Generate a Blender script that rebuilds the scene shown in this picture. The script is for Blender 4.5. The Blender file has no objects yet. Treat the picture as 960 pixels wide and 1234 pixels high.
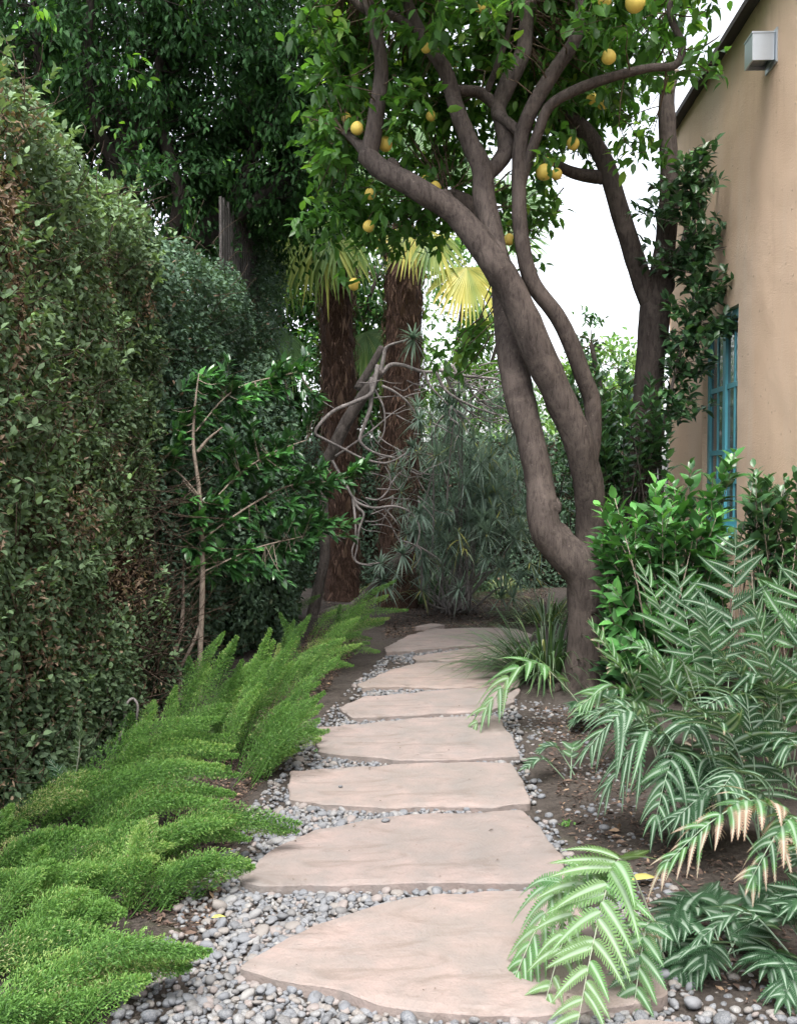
import bpy, math, random
import numpy as np
from mathutils import Vector, Matrix, Euler

rng = np.random.default_rng(11)
random.seed(5)
SC = bpy.context.scene
COL = SC.collection

# ------------------------------------------------------------------ camera maths
F = 1200.0
TH = math.atan(37 / 1200)
CT, ST = math.cos(TH), math.sin(TH)
EYE = 1.5


def P(px, py, Y):
    u = (px - 480) / F
    v = (617 - py) / F
    dy = CT + v * ST
    dz = v * CT - ST
    t = Y / dy
    return np.array([u * t, Y, EYE + dz * t])


def G(px, py, z=0.0):
    u = (px - 480) / F
    v = (617 - py) / F
    dy = CT + v * ST
    dz = v * CT - ST
    t = (z - EYE) / dz
    return np.array([u * t, dy * t, z])


# ------------------------------------------------------------------ numpy helpers
def nrm(a):
    a = np.asarray(a, float)
    return a / np.maximum(np.linalg.norm(a, axis=-1, keepdims=True), 1e-9)


def _hash(ix, iy, iz, seed):
    h = (ix * 374761393 + iy * 668265263 + iz * 2147483647 + seed * 974634777) & 0xFFFFFFFF
    h = ((h ^ (h >> 13)) * 1274126177) & 0xFFFFFFFF
    h = h ^ (h >> 16)
    return (h & 0xFFFF) / 65535.0


def vnoise(p, freq=1.0, seed=0):
    p = np.asarray(p, float) * freq
    i = np.floor(p).astype(np.int64)
    f = p - i
    f = f * f * (3 - 2 * f)
    r = 0
    for dx in (0, 1):
        for dy in (0, 1):
            for dz in (0, 1):
                w = (f[..., 0] if dx else 1 - f[..., 0]) * (f[..., 1] if dy else 1 - f[..., 1]) * (f[..., 2] if dz else 1 - f[..., 2])
                r = r + w * _hash(i[..., 0] + dx, i[..., 1] + dy, i[..., 2] + dz, seed)
    return r


def fbm(p, freq=1.0, seed=0, o=3):
    r, a, s = 0, 1, 0
    for k in range(o):
        r = r + a * vnoise(p, freq * 2 ** k, seed + k)
        s += a
        a *= .5
    return r / s


def xyz(x, y, z=0.0):
    x = np.asarray(x, float)
    return np.stack([x, np.broadcast_to(np.asarray(y, float), x.shape), np.broadcast_to(np.asarray(z, float), x.shape)], -1)


class Geo:
    """collects vertices, faces and the two leaf attributes, builds ONE mesh object"""

    def __init__(s):
        s.v, s.q, s.t, s.a, s.b, s.n = [], [], [], [], [], 0

    def add(s, v, q=None, t=None, tint=.5, u=0.):
        v = np.asarray(v, float).reshape(-1, 3)
        k = len(v)
        s.v.append(v)
        if q is not None and len(q):
            s.q.append(np.asarray(q, np.int64).reshape(-1, 4) + s.n)
        if t is not None and len(t):
            s.t.append(np.asarray(t, np.int64).reshape(-1, 3) + s.n)
        s.a.append(np.broadcast_to(np.asarray(tint, float), (k,)))
        s.b.append(np.broadcast_to(np.asarray(u, float), (k,)))
        s.n += k

    def mesh(s, name, mat, origin=(0, 0, 0), smooth=True):
        me = bpy.data.meshes.new(name)
        V = np.concatenate(s.v) - np.asarray(origin, float)
        q = np.concatenate(s.q) if s.q else np.zeros((0, 4), np.int64)
        t = np.concatenate(s.t) if s.t else np.zeros((0, 3), np.int64)
        me.vertices.add(len(V))
        me.vertices.foreach_set('co', V.astype(np.float32).ravel())
        me.loops.add(q.size + t.size)
        me.loops.foreach_set('vertex_index', np.concatenate([q.ravel(), t.ravel()]).astype(np.int32))
        me.polygons.add(len(q) + len(t))
        st = np.concatenate([np.arange(len(q)) * 4, q.size + np.arange(len(t)) * 3]).astype(np.int32)
        me.polygons.foreach_set('loop_start', st)
        me.polygons.foreach_set('use_smooth', np.full(len(st), smooth))
        me.update(calc_edges=True)
        for nm, arr in (('tint', s.a), ('across', s.b)):
            at = me.attributes.new(nm, 'FLOAT', 'POINT')
            at.data.foreach_set('value', np.concatenate(arr).astype(np.float32))
        me.materials.append(mat)
        return me

    def build(s, name, mat, parent=None, origin=None, smooth=True):
        if origin is None:
            origin = (0, 0, 0)
            p = parent
            while p is not None:
                origin = np.asarray(origin) + np.asarray(p.location)
                p = p.parent
        o = bpy.data.objects.new(name, s.mesh(name, mat, origin, smooth))
        COL.objects.link(o)
        if parent is not None:
            o.parent = parent
        else:
            o.location = origin
        return o


def tag(o, label=None, cat=None, group=None, kind=None):
    for k, v in (('label', label), ('category', cat), ('group', group), ('kind', kind)):
        if v:
            o[k] = v
    return o


def thing(name, loc, label, cat, group=None):
    o = bpy.data.objects.new(name, None)
    COL.objects.link(o)
    o.location = loc
    o.empty_display_size = .1
    return tag(o, label, cat, group)


# leaf templates: x across (half widths), y along, z up
def tmpl_leaf():  # 8 verts, pointed oval, folded, tip curling down
    v = [(0, 0, 0), (0, .3, .0), (0, .65, -.02), (0, 1, -.16), (.42, .28, .12), (.40, .62, .08), (-.42, .28, .12), (-.40, .62, .08)]
    q = [(1, 4, 5, 2), (6, 1, 2, 7)]
    t = [(0, 4, 1), (2, 5, 3), (0, 1, 6), (2, 3, 7)]
    u = [0, 0, 0, .3, 1, 1, 1, 1]
    return np.array(v, float), np.array(q), np.array(t), np.array(u, float)


def tmpl_small():  # folded diamond
    v = [(0, 0, 0), (.5, .45, .14), (0, 1, -.1), (-.5, .45, .14)]
    return np.array(v, float), np.zeros((0, 4), int), np.array([(0, 1, 2), (0, 2, 3)]), np.array([0, 1, .3, 1.])


LEAF, SMALL = tmpl_leaf(), tmpl_small()


def scatter(g, T, pos, d, n, L, W, tint):
    tv, q, t, u = T
    m, k = len(pos), len(T[0])
    if m == 0:
        return
    y = nrm(d)
    x = nrm(np.cross(y, n))
    z = np.cross(x, y)
    L = np.broadcast_to(np.asarray(L, float), (m,))[:, None, None]
    W = np.broadcast_to(np.asarray(W, float), (m,))[:, None, None]
    V = pos[:, None] + tv[None, :, 0:1] * W * x[:, None] + tv[None, :, 1:2] * L * y[:, None] + tv[None, :, 2:3] * W * 1.3 * z[:, None]
    off = (np.arange(m) * k)[:, None, None]
    tint = np.broadcast_to(np.asarray(tint, float), (m,))
    g.add(V.reshape(-1, 3), (q[None] + off).reshape(-1, 4) if len(q) else None, (t[None] + off).reshape(-1, 3), np.repeat(tint, k), np.tile(u, m))


def catmull(pts, n):
    pts = np.asarray(pts, float)
    if len(pts) == 2:
        return pts[0] + (pts[1] - pts[0]) * np.linspace(0, 1, n + 1)[:, None]
    ext = np.vstack([2 * pts[0] - pts[1], pts, 2 * pts[-1] - pts[-2]])
    out = []
    for i in range(len(pts) - 1):
        p0, p1, p2, p3 = ext[i:i + 4]
        t = np.linspace(0, 1, n, endpoint=False)[:, None]
        out.append(.5 * (2 * p1 + (p2 - p0) * t + (2 * p0 - 5 * p1 + 4 * p2 - p3) * t ** 2 + (-p0 + 3 * p1 - 3 * p2 + p3) * t ** 3))
    out.append(pts[-1:])
    return np.concatenate(out)


def tube(g, pts, rad, sides=8, n=6, rough=0., seed=0, tint=.5, freq=9.):
    """smooth tapering tube through pts; closed ends"""
    c = catmull(pts, n)
    r = np.interp(np.linspace(0, 1, len(c)), np.linspace(0, 1, len(rad)), rad)
    tan = nrm(np.gradient(c, axis=0))
    a = np.array([1., 0, 0]) if abs(tan[0][0]) < .8 else np.array([0, 1., 0])
    fr = []
    x = nrm(a - tan[0] * np.dot(a, tan[0]))
    for T in tan:
        x = nrm(x - T * np.dot(x, T))
        fr.append((x, np.cross(T, x)))
    X = np.array([f[0] for f in fr])
    Yv = np.array([f[1] for f in fr])
    ang = np.linspace(0, 2 * math.pi, sides, endpoint=False)
    dirs = X[:, None] * np.cos(ang)[None, :, None] + Yv[:, None] * np.sin(ang)[None, :, None]
    rr = np.repeat(r[:, None], sides, 1)
    if rough:
        pp = c[:, None] + dirs * r[:, None, None]
        rr = rr * (1 + rough * (fbm(pp, freq, seed, 3) - .5) * 2)
    V = (c[:, None] + dirs * rr[..., None]).reshape(-1, 3)
    m = len(c)
    i = np.arange(m - 1)[:, None] * sides
    j = np.arange(sides)[None]
    j2 = (j + 1) % sides
    q = np.stack([i + j, i + j2, i + sides + j2, i + sides + j], -1).reshape(-1, 4)
    V = np.vstack([V, c[0], c[-1] + tan[-1] * r[-1] * .4])
    jj = np.arange(sides)
    t = np.concatenate([np.stack([np.full(sides, m * sides), (jj + 1) % sides, jj], -1),
                        np.stack([np.full(sides, m * sides + 1), (m - 1) * sides + jj, (m - 1) * sides + (jj + 1) % sides], -1)])
    g.add(V, q, t, tint)
    return c, r


def rdir(n):
    return nrm(rng.normal(size=(n, 3)))


# ------------------------------------------------------------------ materials
def new_mat(name):
    m = bpy.data.materials.new(name)
    m.use_nodes = True
    nt = m.node_tree
    for x in list(nt.nodes):
        nt.nodes.remove(x)
    out = nt.nodes.new('ShaderNodeOutputMaterial')
    return m, nt, out


def N(nt, typ, **kw):
    n = nt.nodes.new('ShaderNode' + typ)
    for k, v in kw.items():
        if k in n.inputs.keys():
            n.inputs[k].default_value = v
        else:
            setattr(n, k, v)
    return n


def ramp(nt, fac, stops, interp='LINEAR'):
    r = nt.nodes.new('ShaderNodeValToRGB')
    r.color_ramp.interpolation = interp
    e = r.color_ramp.elements
    while len(e) < len(stops):
        e.new(.5)
    for k, (p, c) in enumerate(stops):
        e[k].position = p
        e[k].color = (*c, 1)
    nt.links.new(fac, r.inputs[0])
    return r.outputs[0]


def mixc(nt, fac, a, b, mode='MIX'):
    m = nt.nodes.new('ShaderNodeMix')
    m.data_type = 'RGBA'
    m.blend_type = mode
    for sock, val in ((m.inputs[0], fac), (m.inputs[6], a), (m.inputs[7], b)):
        if hasattr(val, 'links') or hasattr(val, 'is_linked'):
            nt.links.new(val, sock)
        elif isinstance(val, tuple):
            sock.default_value = (*val, 1)
        else:
            sock.default_value = val
    return m.outputs[2]


def leaf_mat(name, stops, rough=.42, trans=.28, spec=.4, vein=None, warm=(1.25, 1.3, .55)):
    m, nt, out = new_mat(name)
    L = nt.links.new
    a = N(nt, 'Attribute', attribute_name='tint')
    col = ramp(nt, a.outputs['Fac'], stops)
    if vein:
        b = N(nt, 'Attribute', attribute_name='across')
        f = ramp(nt, b.outputs['Fac'], [(0, (1, 1, 1)), (vein[1], (.75, .75, .75)), (vein[1] + .16, (0, 0, 0))])
        f2 = N(nt, 'Math', operation='MULTIPLY')
        L(f, f2.inputs[0])
        f2.inputs[1].default_value = vein[2]
        col = mixc(nt, f2.outputs[0], col, vein[0])
    p = N(nt, 'BsdfPrincipled', Roughness=rough)
    p.inputs['Specular IOR Level'].default_value = spec
    L(col, p.inputs['Base Color'])
    tr = N(nt, 'BsdfTranslucent')
    L(mixc(nt, 1.0, col, warm, 'MULTIPLY'), tr.inputs['Color'])
    mx = N(nt, 'MixShader')
    mx.inputs[0].default_value = trans
    L(p.outputs[0], mx.inputs[1])
    L(tr.outputs[0], mx.inputs[2])
    L(mx.outputs[0], out.inputs[0])
    return m


def bumped(nt, out, col, height, strength=.5, dist=.02, rough=.85, spec=.2):
    p = N(nt, 'BsdfPrincipled', Roughness=rough)
    p.inputs['Specular IOR Level'].default_value = spec
    nt.links.new(col, p.inputs['Base Color'])
    if height is not None:
        b = N(nt, 'Bump', Strength=strength, Distance=dist)
        nt.links.new(height, b.inputs['Height'])
        nt.links.new(b.outputs[0], p.inputs['Normal'])
    nt.links.new(p.outputs[0], out.inputs[0])
    return p


def coords(nt, scale=(1, 1, 1), kind='Object'):
    tc = N(nt, 'TexCoord')
    mp = N(nt, 'Mapping')
    mp.inputs['Scale'].default_value = scale
    nt.links.new(tc.outputs[kind], mp.inputs[0])
    return mp.outputs[0]


def noise(nt, vec, scale, detail=6, rough=.6, dist=0.):
    n = N(nt, 'TexNoise', Scale=scale, Detail=detail, Roughness=rough, Distortion=dist)
    nt.links.new(vec, n.inputs['Vector'])
    return n.outputs['Fac']


def bark_mat(name, dark, light, zs=.25, sc=14, strength=.7, lich=None):
    m, nt, out = new_mat(name)
    v = coords(nt, (1, 1, zs))
    h = noise(nt, v, sc, 9, .7, .8)
    fine = noise(nt, coords(nt, (1, 1, .22)), sc * 4.5, 6, .7, .4)
    v2 = coords(nt)
    big = noise(nt, v2, 4.2, 5, .65, .6)
    spots = noise(nt, v2, sc * 2.2, 5, .75)
    c = mixc(nt, ramp(nt, h, [(.30, (0, 0, 0)), (.68, (1, 1, 1))]), dark, light)
    c = mixc(nt, ramp(nt, fine, [(.40, (.6, .6, .6)), (.50, (0, 0, 0))]), c, tuple(x * .5 for x in dark))
    c = mixc(nt, ramp(nt, big, [(.52, (0, 0, 0)), (.64, (.35, .35, .35))]), c, tuple(min(1, x * 1.55) for x in light) if lich is None else lich)
    c = mixc(nt, ramp(nt, spots, [(.62, (0, 0, 0)), (.70, (.5, .5, .5))]), c, tuple(min(1, x * 1.7 + .02) for x in light))
    hh = mixc(nt, .6, h, fine)
    hh = mixc(nt, .2, hh, big)
    bumped(nt, out, c, hh, min(1, strength * 1.5), .02, .9, .2)
    return m


def plain_mat(name, c, rough=.8, spec=.3, metal=0., var=.25, sc=20, bump=.2):
    m, nt, out = new_mat(name)
    v = coords(nt)
    h = noise(nt, v, sc, 5)
    a = tuple(x * (1 - var) for x in c)
    b = tuple(min(1, x * (1 + var)) for x in c)
    p = bumped(nt, out, mixc(nt, h, a, b), h, bump, .005, rough, spec)
    p.inputs['Metallic'].default_value = metal
    return m


M = {}
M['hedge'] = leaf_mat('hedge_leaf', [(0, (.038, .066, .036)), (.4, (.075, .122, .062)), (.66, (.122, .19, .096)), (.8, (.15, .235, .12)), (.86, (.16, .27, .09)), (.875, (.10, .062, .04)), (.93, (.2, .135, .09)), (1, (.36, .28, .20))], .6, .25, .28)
M['hedgefar'] = leaf_mat('shaded_hedge_leaf', [(0, (.032, .06, .04)), (.5, (.06, .11, .068)), (.85, (.10, .175, .10)), (.875, (.1, .065, .045)), (1, (.28, .2, .14))], .6, .2, .28)  # darker version of the hedge leaf, the tree's shade put into the greens
M['ficus'] = leaf_mat('dark_tree_leaf', [(0, (.015, .04, .015)), (.6, (.029, .078, .025)), (.93, (.05, .135, .035)), (1, (.16, .34, .05))], .62, .3, .12)
M['citrus'] = leaf_mat('citrus_leaf', [(0, (.04, .105, .025)), (.6, (.075, .19, .04)), (.9, (.125, .28, .055)), (1, (.24, .40, .08))], .38, .46, .45)
M['glossy'] = leaf_mat('glossy_shrub_leaf', [(0, (.025, .065, .03)), (.5, (.045, .125, .04)), (.8, (.07, .22, .055)), (1, (.13, .34, .085))], .28, .22, .55)
M['camellia'] = leaf_mat('camellia_leaf', [(0, (.03, .072, .036)), (.6, (.055, .13, .052)), (1, (.11, .25, .08))], .32, .2, .55)
M['fox'] = leaf_mat('foxtail_needle', [(0, (.03, .075, .02)), (.5, (.085, .195, .045)), (.85, (.17, .32, .08)), (.95, (.27, .36, .12)), (1, (.4, .35, .22))], .5, .42, .3)
M['fern'] = leaf_mat('silver_fern_leaf', [(0, (.022, .06, .028)), (.45, (.046, .105, .052)), (.66, (.085, .20, .062)), (.8, (.17, .16, .10)), (.88, (.33, .245, .19)), (1, (.22, .14, .095))], .6, .3, .18, vein=((.36, .44, .37), .17, .56))
M['strap'] = leaf_mat('strap_leaf', [(0, (.025, .05, .022)), (.6, (.045, .095, .035)), (.9, (.12, .19, .08)), (1, (.34, .36, .16))], .4, .2, .5)
M['spiky'] = leaf_mat('grey_rosette_leaf', [(0, (.10, .155, .12)), (.6, (.19, .265, .215)), (.93, (.28, .36, .29)), (1, (.38, .38, .12))], .5, .34, .3, warm=(1.0, 1.12, .85))
M['fan'] = leaf_mat('fan_palm_leaf', [(0, (.03, .075, .025)), (.45, (.07, .15, .045)), (.7, (.24, .30, .08)), (.9, (.52, .46, .12)), (1, (.6, .48, .2))], .45, .35, .4)
M['distant'] = leaf_mat('distant_leaf', [(0, (.05, .11, .035)), (.6, (.10, .21, .05)), (1, (.2, .33, .09))], .5, .4, .3)
M['weed'] = leaf_mat('weed_leaf', [(0, (.05, .13, .03)), (1, (.12, .26, .06))], .5, .35, .3)
M['bark'] = bark_mat('citrus_bark', (.038, .030, .027), (.094, .076, .067), .35, 11, .8)
M['twig'] = bark_mat('twig_bark', (.05, .036, .026), (.16, .12, .085), .4, 30, .3)
M['greybark'] = bark_mat('grey_branch_bark', (.11, .098, .092), (.33, .30, .29), .5, 22, .4)
M['greydark'] = bark_mat('dark_grey_bark', (.05, .042, .038), (.15, .13, .12), .4, 20, .6)
M['palebark'] = bark_mat('pale_stem_bark', (.14, .11, .09), (.32, .27, .22), .4, 25, .4)
M['darkbark'] = bark_mat('dark_tree_bark', (.014, .012, .01), (.042, .035, .03), .3, 10, .6)
M['fibre'] = leaf_mat('palm_fibre', [(0, (.032, .018, .012)), (.6, (.085, .05, .036)), (1, (.19, .13, .095))], .85, .08, .2)
M['palmtrunk'] = bark_mat('palm_trunk_bark', (.022, .013, .01), (.085, .05, .036), 1.6, 18, .9, (.10, .065, .05))
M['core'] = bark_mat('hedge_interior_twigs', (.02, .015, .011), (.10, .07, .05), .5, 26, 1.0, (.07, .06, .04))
M['fruit'] = plain_mat('grapefruit_rind', (.62, .465, .10), .55, .35, 0, .3, 9, .5)
M['stem'] = plain_mat('fern_stalk', (.10, .085, .045), .6, .3)
M['metal'] = plain_mat('galvanised_metal', (.50, .55, .60), .38, .5, .75, .12, 9, .05)
M['teal'] = plain_mat('teal_window_paint', (.10, .37, .45), .45, .4, 0, .18, 14, .15)
M['slat'] = bark_mat('weathered_slat_wood', (.03, .027, .026), (.095, .088, .085), .12, 30, .5)
M['roof'] = plain_mat('dark_roof_edge', (.06, .05, .05), .8, .3)
M['litter'] = leaf_mat('bark_mulch', [(0, (.03, .021, .018)), (.6, (.085, .058, .047)), (.92, (.15, .105, .08)), (1, (.26, .18, .12))], .8, .05, .2)
M['dryleaf'] = leaf_mat('fallen_leaf', [(0, (.22, .12, .05)), (.5, (.33, .25, .10)), (1, (.5, .5, .14))], .6, .2, .3)


def glass_mat():
    m, nt, out = new_mat('window_glass')
    p = N(nt, 'BsdfPrincipled', Roughness=.05)
    p.inputs['Base Color'].default_value = (.09, .11, .12, 1)
    p.inputs['Specular IOR Level'].default_value = .9
    v = coords(nt)
    b = N(nt, 'Bump', Strength=.06, Distance=.02)
    nt.links.new(noise(nt, v, 5, 2), b.inputs['Height'])
    nt.links.new(b.outputs[0], p.inputs['Normal'])
    nt.links.new(p.outputs[0], out.inputs[0])
    return m


M['glass'] = glass_mat()


def stone_mat():
    m, nt, out = new_mat('pink_flagstone')
    v = coords(nt)
    big = noise(nt, v, 1.7, 5, .6, .8)
    mid = noise(nt, v, 7, 6, .65, .3)
    fine = noise(nt, v, 90, 4, .7)
    c = mixc(nt, ramp(nt, big, [(.38, (0, 0, 0)), (.60, (1, 1, 1))]), (.172, .150, .137), (.235, .188, .172))
    c = mixc(nt, ramp(nt, mid, [(.42, (0, 0, 0)), (.68, (.7, .7, .7))]), c, (.165, .153, .145))
    v3 = coords(nt, (1, 2.2, 1))
    st = noise(nt, v3, 2.6, 7, .6, 1.5)
    c = mixc(nt, ramp(nt, st, [(.50, (0, 0, 0)), (.66, (.7, .7, .7))]), c, (.125, .102, .088))
    c = mixc(nt, ramp(nt, fine, [(.3, (.35, .35, .35)), (.5, (0, 0, 0))]), c, (.17, .145, .125))
    oi = N(nt, 'ObjectInfo')
    tone = ramp(nt, oi.outputs['Random'], [(0, (.86, .87, .90)), (.35, (1.03, 1.0, .98)), (.7, (.94, .95, .97)), (1, (1.08, 1.0, .95))])
    c = mixc(nt, 1.0, c, tone, 'MULTIPLY')
    scuff = noise(nt, coords(nt, (1, 1, 1)), 24, 7, .75, .6)
    c = mixc(nt, ramp(nt, scuff, [(.55, (0, 0, 0)), (.68, (.55, .55, .55))]), c, (.15, .13, .12))
    # split layers: stepped noise
    step = ramp(nt, noise(nt, coords(nt, (1, 1.6, 1)), 1.5, 6, .55, .5), [(0, (0, 0, 0)), (.33, (.27, .27, .27)), (.345, (.38, .38, .38)), (.6, (.55, .55, .55)), (.64, (.66, .66, .66)), (1, (1, 1, 1))])
    a = N(nt, 'Math', operation='MULTIPLY_ADD')
    nt.links.new(mid, a.inputs[0])
    a.inputs[1].default_value = .55
    nt.links.new(step, a.inputs[2])
    b = N(nt, 'Math', operation='MULTIPLY_ADD')
    nt.links.new(fine, b.inputs[0])
    b.inputs[1].default_value = .14
    nt.links.new(a.outputs[0], b.inputs[2])
    bumped(nt, out, c, b.outputs[0], 1.0, .022, .82, .25)
    return m


M['stone'] = stone_mat()

PEB = [(.26, .29, .34), (.46, .46, .46), (.165, .185, .22), (.44, .38, .33), (.34, .36, .40), (.50, .40, .36), (.23, .22, .22), (.60, .58, .55)]


def pebble_mat():
    m, nt, out = new_mat('river_pebble')
    a = N(nt, 'Attribute', attribute_name='tint')
    k = len(PEB)
    c = ramp(nt, a.outputs['Fac'], [(i / k, tuple(x * y for x, y in zip(PEB[i], (.275, .275, .28)))) for i in range(k)], 'CONSTANT')
    v = coords(nt)
    f = noise(nt, v, 70, 5, .7)
    c = mixc(nt, ramp(nt, f, [(.35, (.35, .35, .35)), (.62, (0, 0, 0))]), c, (.13, .13, .13))
    c2 = noise(nt, v, 260, 2)
    bumped(nt, out, mixc(nt, .12, c, ramp(nt, c2, [(.3, (.1, .1, .1)), (.7, (.8, .8, .8))])), f, .15, .004, .7, .22)
    return m


M['pebble'] = pebble_mat()


def soil_mat():
    m, nt, out = new_mat('dark_soil')
    v = coords(nt)
    a = noise(nt, v, 2.2, 6, .65)
    b = noise(nt, v, 38, 8, .7)
    c = mixc(nt, ramp(nt, b, [(.3, (0, 0, 0)), (.7, (1, 1, 1))]), (.022, .019, .017), (.074, .062, .054))
    c = mixc(nt, ramp(nt, a, [(.45, (0, 0, 0)), (.7, (.55, .55, .55))]), c, (.075, .066, .06))
    c = mixc(nt, ramp(nt, noise(nt, v, 3.4, 4, .6), [(.62, (0, 0, 0)), (.72, (.35, .35, .35))]), c, (.05, .065, .025))
    bumped(nt, out, c, b, .9, .02, .95, .15)
    return m


M['soil'] = soil_mat()


def stucco_mat():
    m, nt, out = new_mat('tan_stucco')
    v = coords(nt)
    fine = noise(nt, v, 90, 6, .7)
    lump = noise(nt, v, 7, 4, .6)
    big = noise(nt, v, 1.1, 4, .6)
    streak = noise(nt, coords(nt, (1.3, 1.3, .16)), 1.8, 5, .6, .3)
    c = mixc(nt, ramp(nt, big, [(.35, (0, 0, 0)), (.65, (1, 1, 1))]), (.69, .495, .355), (.73, .54, .40))
    c = mixc(nt, ramp(nt, streak, [(.50, (0, 0, 0)), (.68, (.6, .6, .6))]), c, (.71, .57, .46))
    c = mixc(nt, ramp(nt, streak, [(.28, (.55, .55, .55)), (.42, (0, 0, 0))]), c, (.55, .38, .265))
    vo = N(nt, 'TexVoronoi', Scale=9.0)
    nt.links.new(v, vo.inputs['Vector'])
    pit = ramp(nt, vo.outputs['Distance'], [(.03, (1, 1, 1)), (.12, (0, 0, 0))])
    c = mixc(nt, mixc(nt, 1.0, pit, (.55, .55, .55), 'MULTIPLY'), c, (.34, .23, .16))
    h = mixc(nt, .45, fine, lump)
    h = mixc(nt, .25, h, pit)
    bumped(nt, out, c, h, .9, .032, .92, .12)
    return m


M['stucco'] = stucco_mat()


# ------------------------------------------------------------------ ground
def path_c(y):
    return .05 + .071 * (y - 3.6)


def gz(x, y):
    x = np.asarray(x, float)
    y = np.asarray(y, float)
    d = np.clip((np.abs(x - path_c(np.clip(y, 0, 12))) - .72) / .7, 0, 1)
    d = d * d * (3 - 2 * d)
    near = np.clip((30 - np.abs(y)) / 15, 0, 1)
    return -.016 + near * (d * .055 + (fbm(xyz(x, y), 2.3, 3, 4) - .5) * (.012 + .05 * d))


def gpt(px, py):
    p = G(px, py)
    p[2] = float(gz(p[0], p[1]))
    return p


def build_ground():
    a = np.concatenate([[-400, -150, -60, -25, -12, -7], np.arange(-4.5, 4.51, .045), [7, 12, 25, 60, 150, 400]])
    b = np.concatenate([[-400, -150, -40, -10, -3, 0], np.arange(1.2, 15.01, .06), [18, 24, 40, 90, 200, 600]])
    X, Y = np.meshgrid(a, b)
    Z = gz(X, Y)
    n, m = X.shape
    i = np.arange(n - 1)[:, None] * m
    j = np.arange(m - 1)[None]
    q = np.stack([i + j, i + j + 1, i + m + j + 1, i + m + j], -1).reshape(-1, 4)
    g = Geo()
    g.add(np.stack([X, Y, Z], -1).reshape(-1, 3), q)
    tag(g.build('ground', M['soil']), kind='structure')


build_ground()

# ------------------------------------------------------------------ flagstones
STONES = [
    ([(740, 1232), (780, 1225), (830, 1228), (850, 1262), (820, 1310), (700, 1310), (690, 1255)], 'edge of a flagstone cut off by the bottom of the photo, under the fern'),
    ([(288, 1165), (330, 1135), (372, 1115), (440, 1092), (520, 1077), (600, 1073), (655, 1075), (692, 1088), (740, 1125), (785, 1165), (803, 1195), (780, 1206), (740, 1211), (650, 1222), (560, 1217), (480, 1213), (440, 1205), (400, 1192), (340, 1180), (300, 1169)], 'large wedge-shaped pink flagstone with the bright green fern arching over it'),
    ([(288, 1055), (330, 1020), (380, 1000), (440, 987), (540, 978), (630, 975), (655, 1000), (675, 1030), (687, 1057), (640, 1063), (560, 1063), (480, 1064), (400, 1066), (320, 1066), (290, 1062)], 'broad tan pink flagstone with one dark pebble lying on its back edge'),
    ([(348, 928), (400, 925), (480, 920), (560, 918), (616, 918), (630, 940), (640, 966), (590, 970), (500, 969), (460, 973), (400, 968), (348, 962)], 'rectangular flagstone with a tiny dark pebble near its left end'),
    ([(383, 876), (440, 872), (500, 865), (560, 862), (600, 862), (615, 885), (627, 910), (560, 914), (500, 916), (420, 910), (382, 905)], 'long flagstone with a curved split line, beside the low arching frond'),
    ([(408, 852), (440, 838), (500, 834), (560, 829), (627, 829), (618, 845), (590, 855), (540, 858), (480, 862), (425, 864)], 'flaking flagstone with a pointed left end and raised layers'),
    ([(430, 824), (470, 806), (500, 798), (560, 797), (630, 796), (627, 815), (624, 827), (560, 827), (480, 827), (435, 827)], 'smooth flagstone tapering left, right end under the strappy grass clump'),
    ([(495, 791), (530, 786), (590, 778), (650, 777), (655, 793), (560, 795), (500, 795)], 'narrow thin flagstone wedged between two wider ones near the far end'),
    ([(463, 780), (490, 766), (520, 757), (570, 756), (620, 757), (642, 765), (620, 774), (560, 778), (500, 783), (465, 785)], 'farthest large flagstone, before the mulch at the end of the path'),
    ([(500, 755), (520, 751), (537, 753), (517, 756)], 'small flat sliver of stone beyond the last flagstone'),
]
TOP = .026
stone_polys = []


def densify(poly, step, amp, seed):
    poly = np.asarray(poly)
    out = []
    for a, b in zip(poly, np.roll(poly, -1, 0)):
        k = max(2, int(np.linalg.norm(b - a) / step))
        out.append(a + (b - a) * np.linspace(0, 1, k, endpoint=False)[:, None])
    out = np.concatenate(out)
    # soften corners then roughen
    for _ in range(1):
        out = .5 * out + .25 * (np.roll(out, 1, 0) + np.roll(out, -1, 0))
    c = np.roll(out, -1, 0) - np.roll(out, 1, 0)
    nn = nrm(np.stack([c[:, 1], -c[:, 0]], -1))
    q = xyz(out[:, 0], out[:, 1])
    return out + nn * ((fbm(q, 9, seed, 3) - .5) * 2 * amp)[:, None]


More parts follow.
